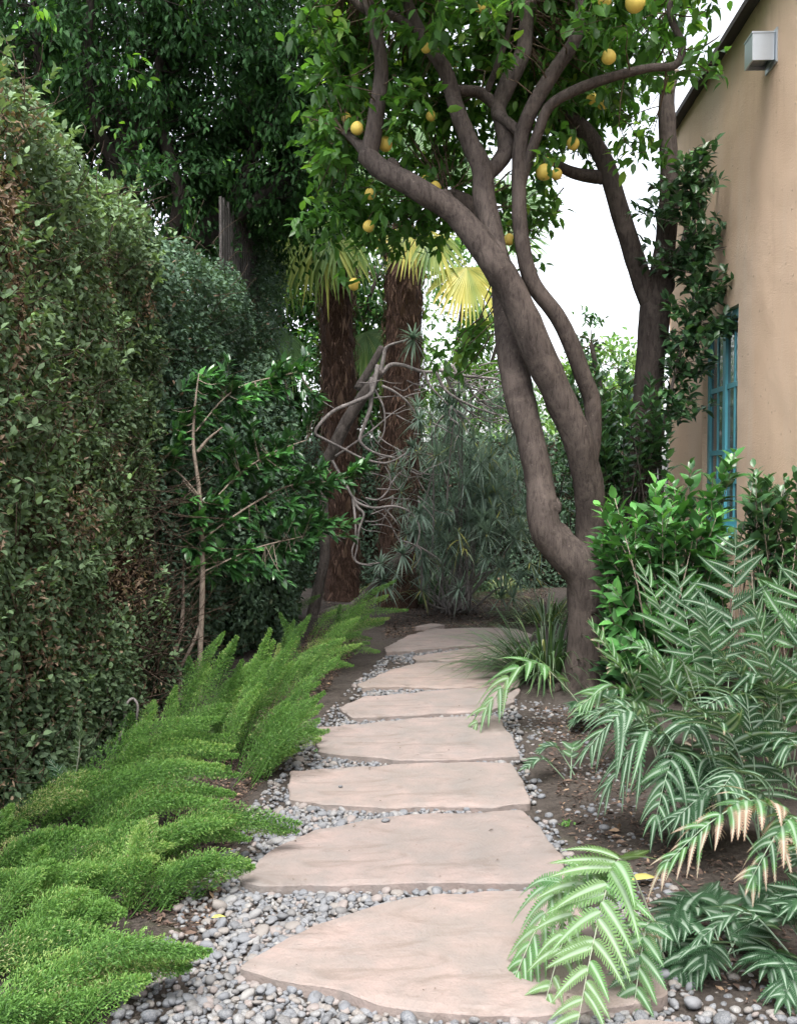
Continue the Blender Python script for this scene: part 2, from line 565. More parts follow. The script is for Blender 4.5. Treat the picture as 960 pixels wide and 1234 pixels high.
def build_stone(k, poly, label):
    w = np.array([G(x, y, TOP)[:2] for x, y in poly])
    stone_polys.append(w)
    o = densify(w, .02, .016, 40 + k)
    if np.sum(o[:, 0] * np.roll(o[:, 1], -1) - np.roll(o[:, 0], -1) * o[:, 1]) < 0:
        o = o[::-1]
    c = o.mean(0)
    n = len(o)
    size = np.abs(o - c).mean()
    rings = [(1.0, -.03, 0), (1.0, TOP - .006, 1), (1 - .0035 / size, TOP - .001, 2), (1 - .03 / size, TOP, 3), (.8, TOP, 4), (.55, TOP, 5), (.25, TOP, 6)]
    V = []
    for s, z, r in rings:
        p = c + (o - c) * s
        zz = np.full(n, z)
        if r:
            zz = zz + (fbm(xyz(p[:, 0], p[:, 1]), 3.0, 60 + k, 3) - .5) * .012
        if r in (1, 2):
            zz = zz - np.clip(fbm(xyz(o[:, 0], o[:, 1]), 8, 80 + k, 2) - .45, 0, 1) * .02
        V.append(np.stack([p[:, 0], p[:, 1], zz], -1))
    V.append(np.array([[c[0], c[1], TOP]]))
    V = np.concatenate(V)
    j = np.arange(n)
    q = np.concatenate([np.stack([r * n + j, r * n + (j + 1) % n, (r + 1) * n + (j + 1) % n, (r + 1) * n + j], -1) for r in range(len(rings) - 1)])
    r = len(rings) - 1
    t = np.stack([r * n + j, r * n + (j + 1) % n, np.full(n, len(V) - 1)], -1)
    g = Geo()
    g.add(V, q, t)
    ob = g.build('flagstone', M['stone'], None, (c[0], c[1], 0), smooth=False)
    tag(ob, label, 'flagstone', 'flagstones of the garden path')


for k, (poly, lab) in enumerate(STONES):
    build_stone(k, poly, lab)


def in_poly(p, poly):
    x, y = p[:, 0], p[:, 1]
    r = np.zeros(len(p), bool)
    for a, b in zip(poly, np.roll(poly, -1, 0)):
        c = (a[1] > y) != (b[1] > y)
        with np.errstate(divide='ignore', invalid='ignore'):
            r ^= c & (x < (b[0] - a[0]) * (y - a[1]) / (b[1] - a[1]) + a[0])
    return r


def near_poly(p, poly, d):
    r = np.zeros(len(p), bool)
    for a, b in zip(poly, np.roll(poly, -1, 0)):
        ab = b - a
        t = np.clip(((p - a) @ ab) / (ab @ ab), 0, 1)
        r |= np.linalg.norm(p - (a + t[:, None] * ab), axis=1) < d
    return r


def on_stone(p, margin):
    r = np.zeros(len(p), bool)
    for w in stone_polys:
        i = in_poly(p, w)
        e = near_poly(p, w, abs(margin))
        r |= (i & ~e) if margin < 0 else (i | e)
    return r


# ------------------------------------------------------------------ pebbles
def ico(sub):
    import bmesh
    bm = bmesh.new()
    bmesh.ops.create_icosphere(bm, subdivisions=sub, radius=1)
    v = np.array([x.co[:] for x in bm.verts])
    t = np.array([[x.index for x in f.verts] for f in bm.faces])
    bm.free()
    return v, t


ICO = {1: ico(1), 2: ico(2), 3: ico(3)}


def pebble_shape(sub, seed):
    v, t = ICO[sub]
    r = 1 + (vnoise(v + seed * 7.3, 1.1, seed) - .5) * .55
    return v * r[:, None], t


gravel_px = [(60, 1300), (120, 1234), (190, 1150), (215, 1090), (262, 1030), (300, 975), (335, 930), (372, 880), (395, 855), (435, 815), (470, 785), (490, 775), (600, 770), (622, 800), (622, 850), (634, 925), (668, 985), (700, 1045), (760, 1085), (810, 1160), (860, 1215), (990, 1234), (1040, 1300)]
gravel_poly = np.array([G(x, y)[:2] for x, y in gravel_px])
beds_px = [(625, 840), (700, 850), (760, 960), (800, 1060), (960, 1150), (960, 1300), (850, 1240), (760, 1100), (680, 1020), (640, 930)]
bed_poly = np.array([G(x, y)[:2] for x, y in beds_px])


def jgrid(poly, step):
    lo, hi = poly.min(0), poly.max(0)
    X, Y = np.meshgrid(np.arange(lo[0], hi[0], step), np.arange(lo[1], hi[1], step))
    p = np.stack([X.ravel(), Y.ravel()], -1) + rng.uniform(-.42, .42, (X.size, 2)) * step
    return p[in_poly(p, poly)]


def build_pebbles():
    pts = []
    for step, dz in ((.0235, 0), (.031, .008)):
        p = jgrid(gravel_poly, step)
        p = p[~on_stone(p, -.012)]
        pts.append(np.column_stack([p, np.full(len(p), dz)]))
    main = np.concatenate(pts)
    # thin out toward the planted edges so soil shows
    e = near_poly(main[:, :2], gravel_poly, .16) & (rng.random(len(main)) < .55)
    main = main[~e]
    patch = fbm(xyz(main[:, 0], main[:, 1]), 2.2, 91, 2)
    main = main[~((patch > .66) & (main[:, 1] > 3.2) & (rng.random(len(main)) < .8))]
    p = jgrid(bed_poly, .042)
    f = fbm(xyz(p[:, 0], p[:, 1]), 3.1, 93, 2)
    p = p[(f + rng.normal(0, .07, len(p)) > .53) & ~on_stone(p, .01)]
    bed = np.column_stack([p, np.full(len(p), -.006)])
    allp = np.concatenate([main, bed])
    n = len(allp)
    size = rng.lognormal(math.log(.0128), .34, n).clip(.005, .028)
    asp = rng.uniform(.6, 1.0, n)
    flat = rng.uniform(.42, .7, n)
    rot = rng.uniform(0, 6.28, n)
    kk = rng.choice(8, n, p=[.23, .14, .16, .13, .14, .09, .08, .03])
    tint = (kk + .5) / 8
    z = gz(allp[:, 0], allp[:, 1]) + allp[:, 2] + size * flat * .55
    # camera-side size and whether in view
    px = 480 + F * allp[:, 0] / allp[:, 1]
    py = 580 + F * (EYE - z) / allp[:, 1]
    seen = (px > 5) & (px < 955) & (py < 1228)
    hid = ((px < 190) | ((px > 620) & (px < 800) & (py > 1070)) | (px > 860))
    okay = seen & ~hid & ~on_stone(allp[:, :2], .0)
    score = size / allp[:, 1] + (allp[:, 2] > .004) * .0012
    order = np.argsort(-np.where(okay, score, -1))[:285]
    solo = np.zeros(n, bool)
    solo[order] = True
    # stuff: everything else
    g = Geo()
    shapes = {s: [pebble_shape(s, 100 + q) for q in range(14)] for s in (1, 2)}
    var = rng.integers(0, 14, n)
    tilt = rng.normal(0, .25, (n, 2))
    def place(v, i):
        w = v * np.array([1, asp[i], flat[i]]) * size[i]
        R = np.array(Euler((tilt[i, 0], tilt[i, 1], rot[i])).to_matrix())
        return w @ R.T
    for i in np.where(~solo & (py < 1320) & (px > -60) & (px < 1030))[0]:
        v, t = shapes[2 if allp[i, 1] < 4.6 else 1][var[i]]
        g.add(place(v, i) + [allp[i, 0], allp[i, 1], z[i]], None, t, tint[i])
    o = g.build('gravel', M['pebble'])
    tag(o, 'loose grey river pebbles filling the gaps around the flagstones', 'gravel', None, 'stuff')
    # individuals; one mesh per colour and shape, shared
    names = ['blue grey', 'pale grey', 'dark slate', 'sandy tan', 'mid grey', 'pinkish', 'charcoal', 'off-white']
    cache = {}
    for i in order:
        key = (kk[i], var[i] % 5)
        if key not in cache:
            gg = Geo()
            v, t = pebble_shape(2, 200 + key[1])
            gg.add(v, None, t, (key[0] + .5) / 8)
            cache[key] = gg.mesh('pebble', M['pebble'])
        b = bpy.data.objects.new('pebble', cache[key])
        COL.objects.link(b)
        b.location = (allp[i, 0], allp[i, 1], z[i])
        b.rotation_euler = (tilt[i, 0], tilt[i, 1], rot[i])
        b.scale = (size[i], size[i] * asp[i], size[i] * flat[i])
        y = py[i]
        where = 'in front of the wedge-shaped nearest flagstone' if y > 1170 and px[i] > 300 else ('in the gravel left of the wedge-shaped nearest flagstone' if px[i] < 400 and y > 1068 else ('in the gap between the two largest flagstones' if y > 1040 else 'in the gravel behind the broad tan flagstone'))
        if px[i] > 690:
            where = 'on the soil right of the nearest flagstones'
        tag(b, f'smooth {names[kk[i]]} pebble {where}', 'pebble', f'{names[kk[i]]} pebbles {where}')


build_pebbles()


def single_pebble(px, py, r, lab, k):
    p = G(px, py, TOP)
    g = Geo()
    v, t = pebble_shape(2, 77 + k)
    g.add(v * [r, r * .7, r * .5] + [p[0], p[1], TOP + r * .45], None, t, (2 + .5) / 8)
    tag(g.build('pebble', M['pebble'], None, (p[0], p[1], TOP)), lab, 'pebble')


single_pebble(465, 991, .019, 'dark pebble lying alone on the broad tan flagstone', 1)
single_pebble(410, 949, .011, 'tiny dark pebble lying alone near the left end of the rectangular flagstone', 2)
single_pebble(727, 1000, .024, 'grey pebble lying alone on dark soil beside the ferns', 3)


# mulch / leaf litter on the beds (nobody could count it)
def build_litter():
    regs = [([(250, 1130), (300, 960), (350, 900), (385, 840), (440, 770), (380, 760), (300, 860), (200, 1000), (150, 1100)], 14000),
            ([(460, 770), (470, 735), (560, 708), (660, 712), (680, 755), (560, 754)], 14000),
            ([(640, 850), (720, 850), (800, 1000), (960, 1080), (960, 1234), (830, 1180), (740, 1070), (680, 990)], 3200),
            ([(380, 750), (440, 735), (500, 715), (470, 690), (380, 705)], 3500)]
    g = Geo()
    for poly, n in regs:
        w = np.array([G(x, y)[:2] for x, y in poly])
        lo, hi = w.min(0), w.max(0)
        p = rng.uniform(lo, hi, (n * 3, 2))
        p = p[in_poly(p, w) & ~on_stone(p, .0)][:n]
        m = len(p)
        pos = np.column_stack([p, gz(p[:, 0], p[:, 1]) + rng.uniform(.002, .014, m)])
        d = rdir(m) * [1, 1, .25]
        nn = rdir(m) * .5 + [0, 0, 1]
        L = rng.lognormal(math.log(.02), .45, m).clip(.008, .055)
        scatter(g, SMALL, pos, d, nn, L, L * rng.uniform(.2, .5, m), rng.random(m))
    w = gravel_poly
    lo, hi = w.min(0), w.max(0)
    p = rng.uniform(lo, hi, (900, 2))
    p = p[on_stone(p, -.02)][:150]
    m = len(p)
    L = rng.lognormal(math.log(.009), .5, m).clip(.004, .03)
    scatter(g, SMALL, np.column_stack([p, np.full(m, TOP + .006)]), rdir(m) * [1, 1, .1], rdir(m) * .2 + [0, 0, 1], L, L * rng.uniform(.2, .6, m), rng.random(m) * .8)
    tag(g.build('leaf_litter', M['litter']), 'brown bark chips and dead leaf litter on the soil', 'leaf litter', None, 'stuff')


build_litter()


# ------------------------------------------------------------------ hedges
VPX = 62 / 1200


def hx(y):
    return -1.81 + VPX * y


HN = nrm(np.array([1., -VPX, 0]))


def hedge_leaves(g, y0, y1, z0, z1fun, n, Lr, depth, seed, bald=None, T=LEAF, bump=.15, off=0., dead=.06, xf=None):
    y = rng.uniform(y0, y1, n)
    z = z0 + (z1fun(y) - z0) * rng.random(n)
    base = xyz((xf or hx)(y), y, z)
    b = (fbm(base, 1.6, seed, 3) - .5) * bump * 2 + (fbm(base, 6, seed + 5, 2) - .5) * .12
    # round the top over
    top = np.clip((z - (z1fun(y) - .35)) / .35, 0, 1)
    pos = base + HN * (off + b - depth * rng.random(n) ** 1.6 - .18 * top ** 2)[:, None]
    keep = np.ones(n, bool)
    keep &= fbm(base, 3.3, seed + 9, 2) + rng.normal(0, .11, n) > .27
    if bald is not None:
        keep &= rng.random(n) > bald(y, z)
    pos, m, top, bs = pos[keep], keep.sum(), top[keep], base[keep]
    d = rdir(m) + HN * .55 + np.array([0, 0, -.25])
    nn = rdir(m) * .75 + HN * .6 + np.array([0, 0, .75])
    L = rng.uniform(*Lr, m)
    patch = fbm(bs, 1.3, seed + 20, 2)
    tint = np.clip(rng.beta(2, 2.6, m) * .62 + (patch - .5) * .5 + .18 + top * .12, 0, .86)  # top band tinted lighter, light from above put into the leaf colour
    dd = rng.random(m) < dead * np.clip((fbm(bs, 3.1, seed + 30, 2) - .48) * 16, .2, 4)
    tint = np.where(dd, rng.uniform(.87, 1, m), tint)
    Wd = L * np.where(dd, rng.uniform(.15, .5, m), rng.uniform(.5, .72, m))
    L = np.where(dd, L * rng.uniform(.5, 1.1, m), L)
    scatter(g, T, pos, d, nn, L, Wd, tint)


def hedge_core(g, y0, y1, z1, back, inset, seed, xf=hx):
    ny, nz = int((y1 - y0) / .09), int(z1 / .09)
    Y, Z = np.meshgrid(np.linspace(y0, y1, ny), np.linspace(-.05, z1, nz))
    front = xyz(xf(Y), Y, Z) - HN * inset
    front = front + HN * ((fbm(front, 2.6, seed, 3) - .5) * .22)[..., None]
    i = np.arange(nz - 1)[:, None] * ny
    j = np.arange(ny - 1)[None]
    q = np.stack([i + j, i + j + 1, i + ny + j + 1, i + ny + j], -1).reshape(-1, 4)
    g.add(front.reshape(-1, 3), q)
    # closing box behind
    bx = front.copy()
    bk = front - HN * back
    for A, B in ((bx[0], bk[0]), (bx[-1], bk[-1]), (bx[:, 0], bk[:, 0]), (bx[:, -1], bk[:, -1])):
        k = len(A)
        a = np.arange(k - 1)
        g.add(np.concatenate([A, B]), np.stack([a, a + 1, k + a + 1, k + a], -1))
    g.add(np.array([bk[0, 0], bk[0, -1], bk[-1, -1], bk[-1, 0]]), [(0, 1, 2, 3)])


def hedge_twigs(g, y0, y1, z0, z1, n, seed, xf=hx, off=0., thick=.0035, L=(.12, .4)):
    y = rng.uniform(y0, y1, n)
    z = rng.uniform(z0, z1, n)
    b = xyz(xf(y), y, z)
    bp = (fbm(b, 1.6, seed, 3) - .5) * .4
    for k in range(n):
        p = b[k] + HN * (off + bp[k] - rng.uniform(.02, .2))
        d = nrm(rng.normal(size=3) * .6 + HN * .35 + [0, 0, .5])
        l = rng.uniform(*L)
        m = p + d * l * .5 + rng.normal(size=3) * .03
        tube(g, [p, m, p + d * l + rng.normal(size=3) * .05], [thick, thick * .7, thick * .3], 4, 2)


def bald1(y, z):
    a = np.exp(-((y - 6.0) / .42) ** 4) * np.clip((1.5 - z) / .35, 0, 1)
    return np.clip(a * .72, 0, 1)


def build_hedges():
    # near clipped hedge
    t = thing('clipped_hedge', (hx(4.4), 4.4, 0), 'tall clipped hedge of small leaves flecked with dead brown ones, nearest on the left', 'hedge', 'garden hedges')
    g = Geo()
    top = lambda y: 3.25 + .1 * np.sin(y * 3.1) + .06 * np.sin(y * 9)
    hedge_leaves(g, 2.3, 6.3, 0, top, 98000, (.026, .046), .24, 1, bald1, dead=.24)
    # top surface
    n = 5000
    y = rng.uniform(2.3, 6.3, n)
    pos = xyz(hx(y) - rng.uniform(.1, 1.0, n), y, top(y) - .05 + rng.normal(0, .05, n))
    L = rng.uniform(.04, .07, n)
    scatter(g, LEAF, pos, rdir(n) + [0, 0, .3], rdir(n) * .6 + [0, 0, 1], L, L * .5, rng.uniform(.3, .86, n))
    # sprigs of new growth and bare snapped twigs standing proud of the clipped face
    n = 170
    y = rng.uniform(3.2, 6.2, n)
    z = 3.2 * rng.random(n) ** .55
    b = xyz(hx(y), y, z) + HN * ((fbm(xyz(hx(y), y, z), 1.6, 1, 3) - .5) * .44 + .02)[:, None]
    for k in range(n):
        m = rng.integers(5, 12)
        ax = nrm(HN * .7 + [0, 0, .8] + rng.normal(size=3) * .5)
        pos = b[k] + ax * (rng.random(m) * .13)[:, None]
        l = rng.uniform(.028, .05, m)
        scatter(g, LEAF, pos, rdir(m) * .8 + ax, rdir(m) * .4 + [0, 0, 1] + HN * .3, l, l * .6, np.clip(rng.normal(.74, .06, m), 0, .865))
    g.build('foliage', M['hedge'], t)
    c = Geo()
    hedge_core(c, 2.3, 6.3, 3.05, .8, .3, 71)
    w = c
    hedge_twigs(w, 2.6, 6.3, .1, 3.2, 900, 1, off=.05, thick=.0028, L=(.08, .28))
    hedge_twigs(w, 5.5, 6.5, .02, 1.5, 220, 1, off=.02, thick=.004, L=(.2, .6))
    w.build('inner_growth', M['core'], t)

    # shaded hedge further along
    t = thing('clipped_hedge', (hx(8.4), 8.4, 0), 'dark shaded hedge further along, below the overhanging dark tree', 'hedge', 'garden hedges')
    g = Geo()
    top2 = lambda y: 3.2 + .14 * np.clip((y - 7.3) / 1.6, 0, 1) + .08 * np.sin(y * 5.3) + .75 * np.clip((y - 9.75) / .35, 0, 1)
    hedge_leaves(g, 6.2, 10.75, 0, top2, 66000, (.032, .054), .24, 2, lambda y, z: np.clip((6.9 - y) / .3, 0, 1) * np.clip((1.45 - z) / .3, 0, 1) * .6, dead=.05)
    # end face, pale leaves
    n = 7000
    xx = rng.uniform(-1.1, .06, n)
    zz = rng.uniform(0, 4.2, n)
    pos = xyz(hx(10.75) + xx, 10.78, zz)
    pos[:, 1] -= rng.random(n) ** 2 * .25 * (xx > -.1) + (fbm(pos, 3, 8, 2) - .5) * .15
    pos[:, 0] += (fbm(pos, 2.5, 9, 2) - .5) * .22
    L = rng.uniform(.04, .065, n)
    scatter(g, LEAF, pos, rdir(n) + [.5, 0, -.3], rdir(n) * .7 + [.8, -.4, .5], L, L * .55, np.clip(rng.normal(.6, .15, n), 0, .86))
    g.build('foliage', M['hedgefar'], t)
    c = Geo()
    hedge_core(c, 6.3, 10.6, 3.0, .8, .28, 72)
    w = c
    hedge_twigs(w, 6.2, 10.6, .1, 3.3, 300, 2)
    hedge_twigs(w, 6.2, 7.1, .02, 1.4, 140, 2, off=.0, thick=.004, L=(.2, .6))
    w.build('inner_growth', M['core'], t)

    # slat fence on top, behind the hedge
    t = thing('slat_fence', (hx(8.6) - .1, 8.6, 0), 'weathered grey slat fence top showing above the shaded hedge', 'fence')
    for k in range(17):
        y = 8.68 + k * .1
        g = Geo()
        x = hx(y) - .17
        h = 3.95 + .04 * math.sin(k * 2.7)
        v = np.array([[x + sx * .011, y + sy * .034, z] for z in (-.02, h) for sx, sy in ((-1, -1), (1, -1), (1, 1), (-1, 1))])
        g.add(v, [(0, 1, 5, 4), (1, 2, 6, 5), (2, 3, 7, 6), (3, 0, 4, 7), (4, 5, 6, 7)])
        g.build('slat', M['slat'], t, smooth=False)
    for z in (.5, 2.0, 3.3):
        g = Geo()
        v = np.array([[hx(y) - .205 + sx * .02, y, z + sz * .04] for y in (8.64, 10.33) for sx, sz in ((-1, -1), (1, -1), (1, 1), (-1, 1))])
        g.add(v, [(0, 1, 5, 4), (1, 2, 6, 5), (2, 3, 7, 6), (3, 0, 4, 7), (4, 5, 6, 7), (0, 3, 2, 1)])
        g.build('rail', M['slat'], t, smooth=False)


build_hedges()


# ------------------------------------------------------------------ crowns
def ell(px, py, Y, rx, ry, rY):
    c = P(px, py, Y)
    s = Y / F
    return c, np.array([rx * s, rY, ry * s])


def clump_points(ells, dens, hollow=.35, fixed=None):
    out = []
    for e in ells:
        c, r = e[0], e[1]
        k = e[2] if len(e) > 2 else 1.
        n = max(3, int(dens * k * 4.19 * r[0] * r[1] * r[2]))
        d = rdir(n)
        rad = (hollow + (1 - hollow) * rng.random(n)) ** .6
        out.append(c + d * rad[:, None] * r)
    return np.concatenate(out)


def crown(g, cl, per, rc, Lr, wr, droop, tint, T=LEAF, up=.8, tg=None, limbs=None, tm=(.0045, .0015)):
    """leaf clumps at points cl; twigs reach back toward the nearest limb point"""
    n = len(cl) * per
    ax = nrm(rng.normal(size=(len(cl), 3)) * [1, 1, .6] + [0, 0, -droop * .6])
    ln = rng.uniform(.6, 1.4, len(cl))[:, None] * rc
    i = np.repeat(np.arange(len(cl)), per)
    t = rng.uniform(-1, 1, n)
    pos = cl[i] + ax[i] * (t[:, None]) * ln[i] + rng.normal(size=(n, 3)) * rc * .28
    d = nrm(rdir(n) + ax[i] * .7 + np.array([0, 0, -droop]))
    nn = rdir(n) * .6 + np.array([0, 0, up])
    L = rng.uniform(*Lr, n)
    ctint = rng.normal(0, .12, len(cl))[i]
    tt = np.clip(tint[0] + ctint + rng.normal(0, tint[1], n), 0, 1)
    scatter(g, T, pos, d, nn, L, L * rng.uniform(*wr, n), tt)
    if tg is not None:
        for k in range(len(cl)):
            a = cl[k] + ax[k] * ln[k]
            b = cl[k] - ax[k] * ln[k]
            pts = [a, cl[k], b]
            if limbs is not None:
                dd = limbs - b
                dist = np.linalg.norm(dd, axis=1)
                m = dist.argmin()
                reach = min(dist[m], .7)
                e = b + dd[m] / max(dist[m], 1e-6) * reach
                mid = (b + e) / 2 + rng.normal(size=3) * .04
                pts = [a, b, mid, e]
            tube(tg, pts, [tm[1], tm[0] * .7, tm[0] * 1.5], 4, 2)


def bez(pl, dy=0.):
    return [P(x, y, Y + dy) for x, y, Y in pl]


# ------------------------------------------------------------------ citrus tree
def px_r(w, Y):
    return w * .415 * Y / F


FRUIT = [(430, 155, 7.2, 9), (464, 174, 7.3, 10), (417, 142, 7.5, 7), (765, 3, 6.6, 14), (733, 69, 6.9, 10), (655, 208, 7.3, 11), (670, 210, 7.4, 8), (661, 196, 7.45, 7), (726, 124, 7.5, 9), (713, 119, 7.5, 8), (427, 343, 8.0, 8.5), (446, 234, 7.6, 8), (444, 273, 7.7, 8), (613, 289, 7.7, 8), (524, 227, 7.6, 9), (690, 173, 7.5, 9), (513, 58, 7.0, 7), (578, 9, 7.0, 8), (728, 2, 6.8, 9), (519, 140, 7.6, 7), (512, 218, 7.7, 7), (547, 75, 7.6, 7)]


def build_citrus():
    base = gpt(703, 826)
    Y0 = base[1]
    t = thing('grapefruit_tree', base, 'grapefruit tree with forked twisting brown trunk and yellow fruit, rooted beside the path', 'tree')
    g = Geo()
    limbs = []

    def limb(pl, ws, sides=12, n=7, rough=.10, seed=0):
        pts = bez(pl)
        r = [px_r(w, y[2]) for w, y in zip(ws, pl)]
        c, rr = tube(g, pts, r, sides, n, rough, seed, freq=6)
        limbs.append(c)

    y = Y0
    # bole
    limb([(701, 848, y), (702, 828, y), (706, 790, y), (709, 745, y), (712, 708, y), (716, 680, y + .05)], [120, 72, 58, 62, 72, 60], 18, 8, .16, 1)
    for ang, ln_ in ((-2.6, .34), (-1.5, .28), (-.4, .36), (1.2, .3), (2.4, .3)):
        d = np.array([math.cos(ang), math.sin(ang), 0])
        c0 = P(702, 812, y)
        tube(g, [c0 + d * .02 + [0, 0, .06], c0 + d * .15 + [0, 0, -.06], base + d * ln_ + [0, 0, -.03]], [.07, .06, .02], 9, 6, .15, 77)
    # left stem
    limb([(714, 735, y), (703, 690, y - .02), (676, 662, y - .04), (657, 636, y - .04), (650, 585, y), (640, 535, y + .03), (627, 485, y + .08), (616, 430, y + .15), (609, 375, y + .3), (600, 310, y + .5), (570, 255, y + .6), (540, 235, y + .6)], [60, 60, 54, 50, 42, 40, 42, 42, 38, 32, 30, 24], 14, 7, .15, 2)
    # main diagonal
    limb([(716, 715, y + .06), (712, 655, y + .15), (710, 600, y + .1), (699, 540, y), (680, 492, y - .05), (660, 450, y - .08), (640, 405, y - .12), (621, 362, y - .15), (588, 306, y - .2), (548, 258, y - .2), (500, 226, y - .2), (462, 206, y - .15), (440, 186, y - .1)], [44, 44, 44, 44, 44, 46, 46, 44, 42, 35, 33, 31, 28], 14, 7, .13, 3)
    limb([(442, 192, y - .1), (449, 165, y - .1), (455, 125, y - .1), (459, 78, y - .1), (450, 25, y - .1), (436, -20, y - .05)], [28, 25, 23, 20, 18, 14], 12, 7, .12, 4)
    limb([(446, 190, y - .1), (430, 172, y), (415, 160, y + .1)], [22, 15, 8], 10, 6, .1, 5)
    # central upright off the diagonal
    limb([(598, 318, y - .18), (592, 280, y - .1), (583, 240, y - .05), (581, 205, y - .05), (566, 172, y - .05), (548, 125, y), (536, 85, y), (512, 50, y), (494, 12, y), (484, -30, y)], [36, 34, 33, 32, 27, 24, 22, 18, 16, 13], 12, 7, .12, 6)
    limb([(584, 212, y - .05), (600, 196, y + .02), (610, 178, y + .05), (605, 150, y + .1), (600, 130, y + .15), (612, 100, y + .2), (630, 62, y + .25), (636, 15, y + .3), (650, -40, y + .3)], [24, 24, 25, 22, 22, 26, 24, 20, 14], 12, 7, .12, 7)
    limb([(500, 35, y), (470, 18, y + .02), (444, 14, y), (415, -8, y)], [13, 13, 13, 8], 10, 6, .1, 8)
    limb([(598, 128, y + .15), (578, 112, y + .2), (548, 108, y + .05)], [16, 18, 14], 8, 5, .1, 9)
    limb([(585, 115, y + .2), (600, 75, y + .1), (612, 40, y), (618, 0, y - .1)], [10, 9, 7, 5], 8, 5, .1, 10)
    # slim limb right of the diagonal
    limb([(702, 610, y + .08), (712, 545, y + .12), (714, 490, y + .1), (701, 450, y + .05), (675, 388, y), (640, 338, y - .05), (627, 280, y - .05), (625, 230, y - .05), (627, 170, y - .05), (640, 132, y - .1), (668, 85, y - .15), (690, 52, y - .2), (698, 20, y - .2), (700, -40, y - .2)], [16, 24, 25, 25, 25, 23, 22, 21, 22, 22, 21, 19, 17, 14], 12, 7, .12, 11)
    limb([(626, 160, y - .05), (612, 148, y), (598, 138, y + .1)], [16, 15, 15], 8, 5, .1, 12)
    limb([(627, 235, y - .04), (634, 200, y - .06), (648, 160, y - .1), (662, 128, y - .15), (695, 108, y - .2), (740, 92, y - .25), (782, 82, y - .3), (814, 78, y - .3), (821, 52, y - .3), (808, 22, y - .3), (806, -25, y - .3)], [10, 15, 15, 15, 16, 14, 12, 12, 10, 10, 8], 10, 7, .12, 13)
    # pruning stubs with pale healed ends
    for px, py, dx, dz, r in ((690, 530, .6, .5, 10), (600, 335, -.6, .7, 11), (662, 612, -.5, .3, 14), (538, 246, -.3, .8, 9), (586, 262, .5, .5, 8), (474, 208, -.2, .8, 8)):
        c0 = P(px, py, y - .02)
        d = nrm(np.array([dx, -.6, dz]))
        rr_ = px_r(r * 2, y)
        tube(g, [c0, c0 + d * (px_r(36, y) * .75), c0 + d * (px_r(36, y) * 1.02 + rr_ * .25)], [rr_ * 1.5, rr_ * 1.05, rr_ * .6], 12, 5, .3, int(px), freq=18)
    # burls and pruning scars
    for px, py, r in ((672, 652, 21), (546, 258, 11), (452, 205, 11), (600, 300, 12), (652, 610, 15), (697, 690, 20)):
        v, tt = pebble_shape(3, int(px))
        g.add(v * px_r(2 * r, y) * [1, .9, 1.15] + P(px, py, y + .02), None, tt)
    g.build('trunk', M['bark'], t)
    limbs = np.concatenate(limbs)

    es = [ell(470, 60, 8.0, 95, 85, .55), ell(560, 50, 8.2, 100, 90, .6), ell(650, 60, 8.2, 90, 75, .6), ell(735, 45, 7.9, 75, 65, .6) + (.8,), ell(800, 45, 7.3, 48, 55, .4) + (.55,), ell(838, 50, 7.1, 30, 45, .4) + (.7,),
          ell(415, 190, 8.2, 50, 60, .5), ell(520, 165, 8.5, 80, 55, .45) + (.85,), ell(660, 130, 8.9, 80, 50, .5), ell(725, 150, 8.9, 60, 45, .4) + (.8,), ell(455, 275, 8.4, 45, 45, .35) + (.7,),
          ell(545, 415, 8.3, 50, 28, .3) + (.8,), ell(650, 240, 8.4, 24, 50, .25), ell(590, 240, 8.7, 50, 45, .35) + (.6,), ell(520, 270, 8.6, 40, 30, .3) + (.5,), ell(700, 190, 8.9, 30, 16, .2), ell(395, 90, 7.6, 50, 90, .4) + (.8,),
          ell(430, -110, 6.8, 130, 80, 1.2) + (.6,), ell(640, -130, 7.0, 190, 80, 1.4) + (.6,), ell(830, -50, 6.8, 60, 50, .6) + (.4,), ell(770, 195, 7.7, 40, 14, .2) + (.6,), ell(530, 10, 6.8, 150, 22, .35) + (.45,), ell(680, 15, 6.7, 120, 25, .35) + (.4,), ell(490, 120, 7.1, 22, 40, .2) + (.5,), ell(610, 30, 7.0, 25, 40, .2) + (.4,)]
    cl = clump_points(es, 120)
    a, tw = Geo(), Geo()
    fcl = np.array([P(px + rng.normal(0, 10), py - 12 + rng.normal(0, 6), Y - rng.uniform(-.1, .12)) for px, py, Y, r in FRUIT for _ in range(2)])
    crown(a, fcl, 7, .08, (.08, .13), (.42, .56), .7, (.5, .2))
    crown(a, clump_points([ell(408, 165, 7.35, 28, 30, .25), ell(470, 255, 8.2, 60, 40, .3), ell(400, 262, 8.6, 45, 38, .3), ell(525, 235, 8.5, 45, 30, .3)], 150), 15, .13, (.08, .13), (.42, .56), .5, (.42, .2))
    crown(a, cl, 17, .15, (.08, .14), (.42, .56), .4, (.52, .24), tg=tw, limbs=limbs)
    a.build('crown', M['citrus'], t)
    tw.build('twigs', M['twig'], t)
    fr = FRUIT
    for k, (px, py, Y, r) in enumerate(fr):
        g = Geo()
        v, tt = ICO[3]
        v = v.copy()
        v[:, 2] += .12 * np.clip(v[:, 2], 0, 1) ** 3
        v *= (1 + .02 * np.sin(k + v[:, :1] * 3))
        R = .86 * r * Y / F
        c = P(px, py, Y)
        g.add(v * R + c, None, tt)
        o = g.build('grapefruit', M['fruit'], t)
        s = Geo()
        tube(s, [c + [0, 0, R * 1.05], c + [.01, .01, R * 1.9], c + [.05, .03, R * 3]], [.003, .003, .003], 5, 3)
        s.build('fruit_stalk', M['twig'], o)


build_citrus()


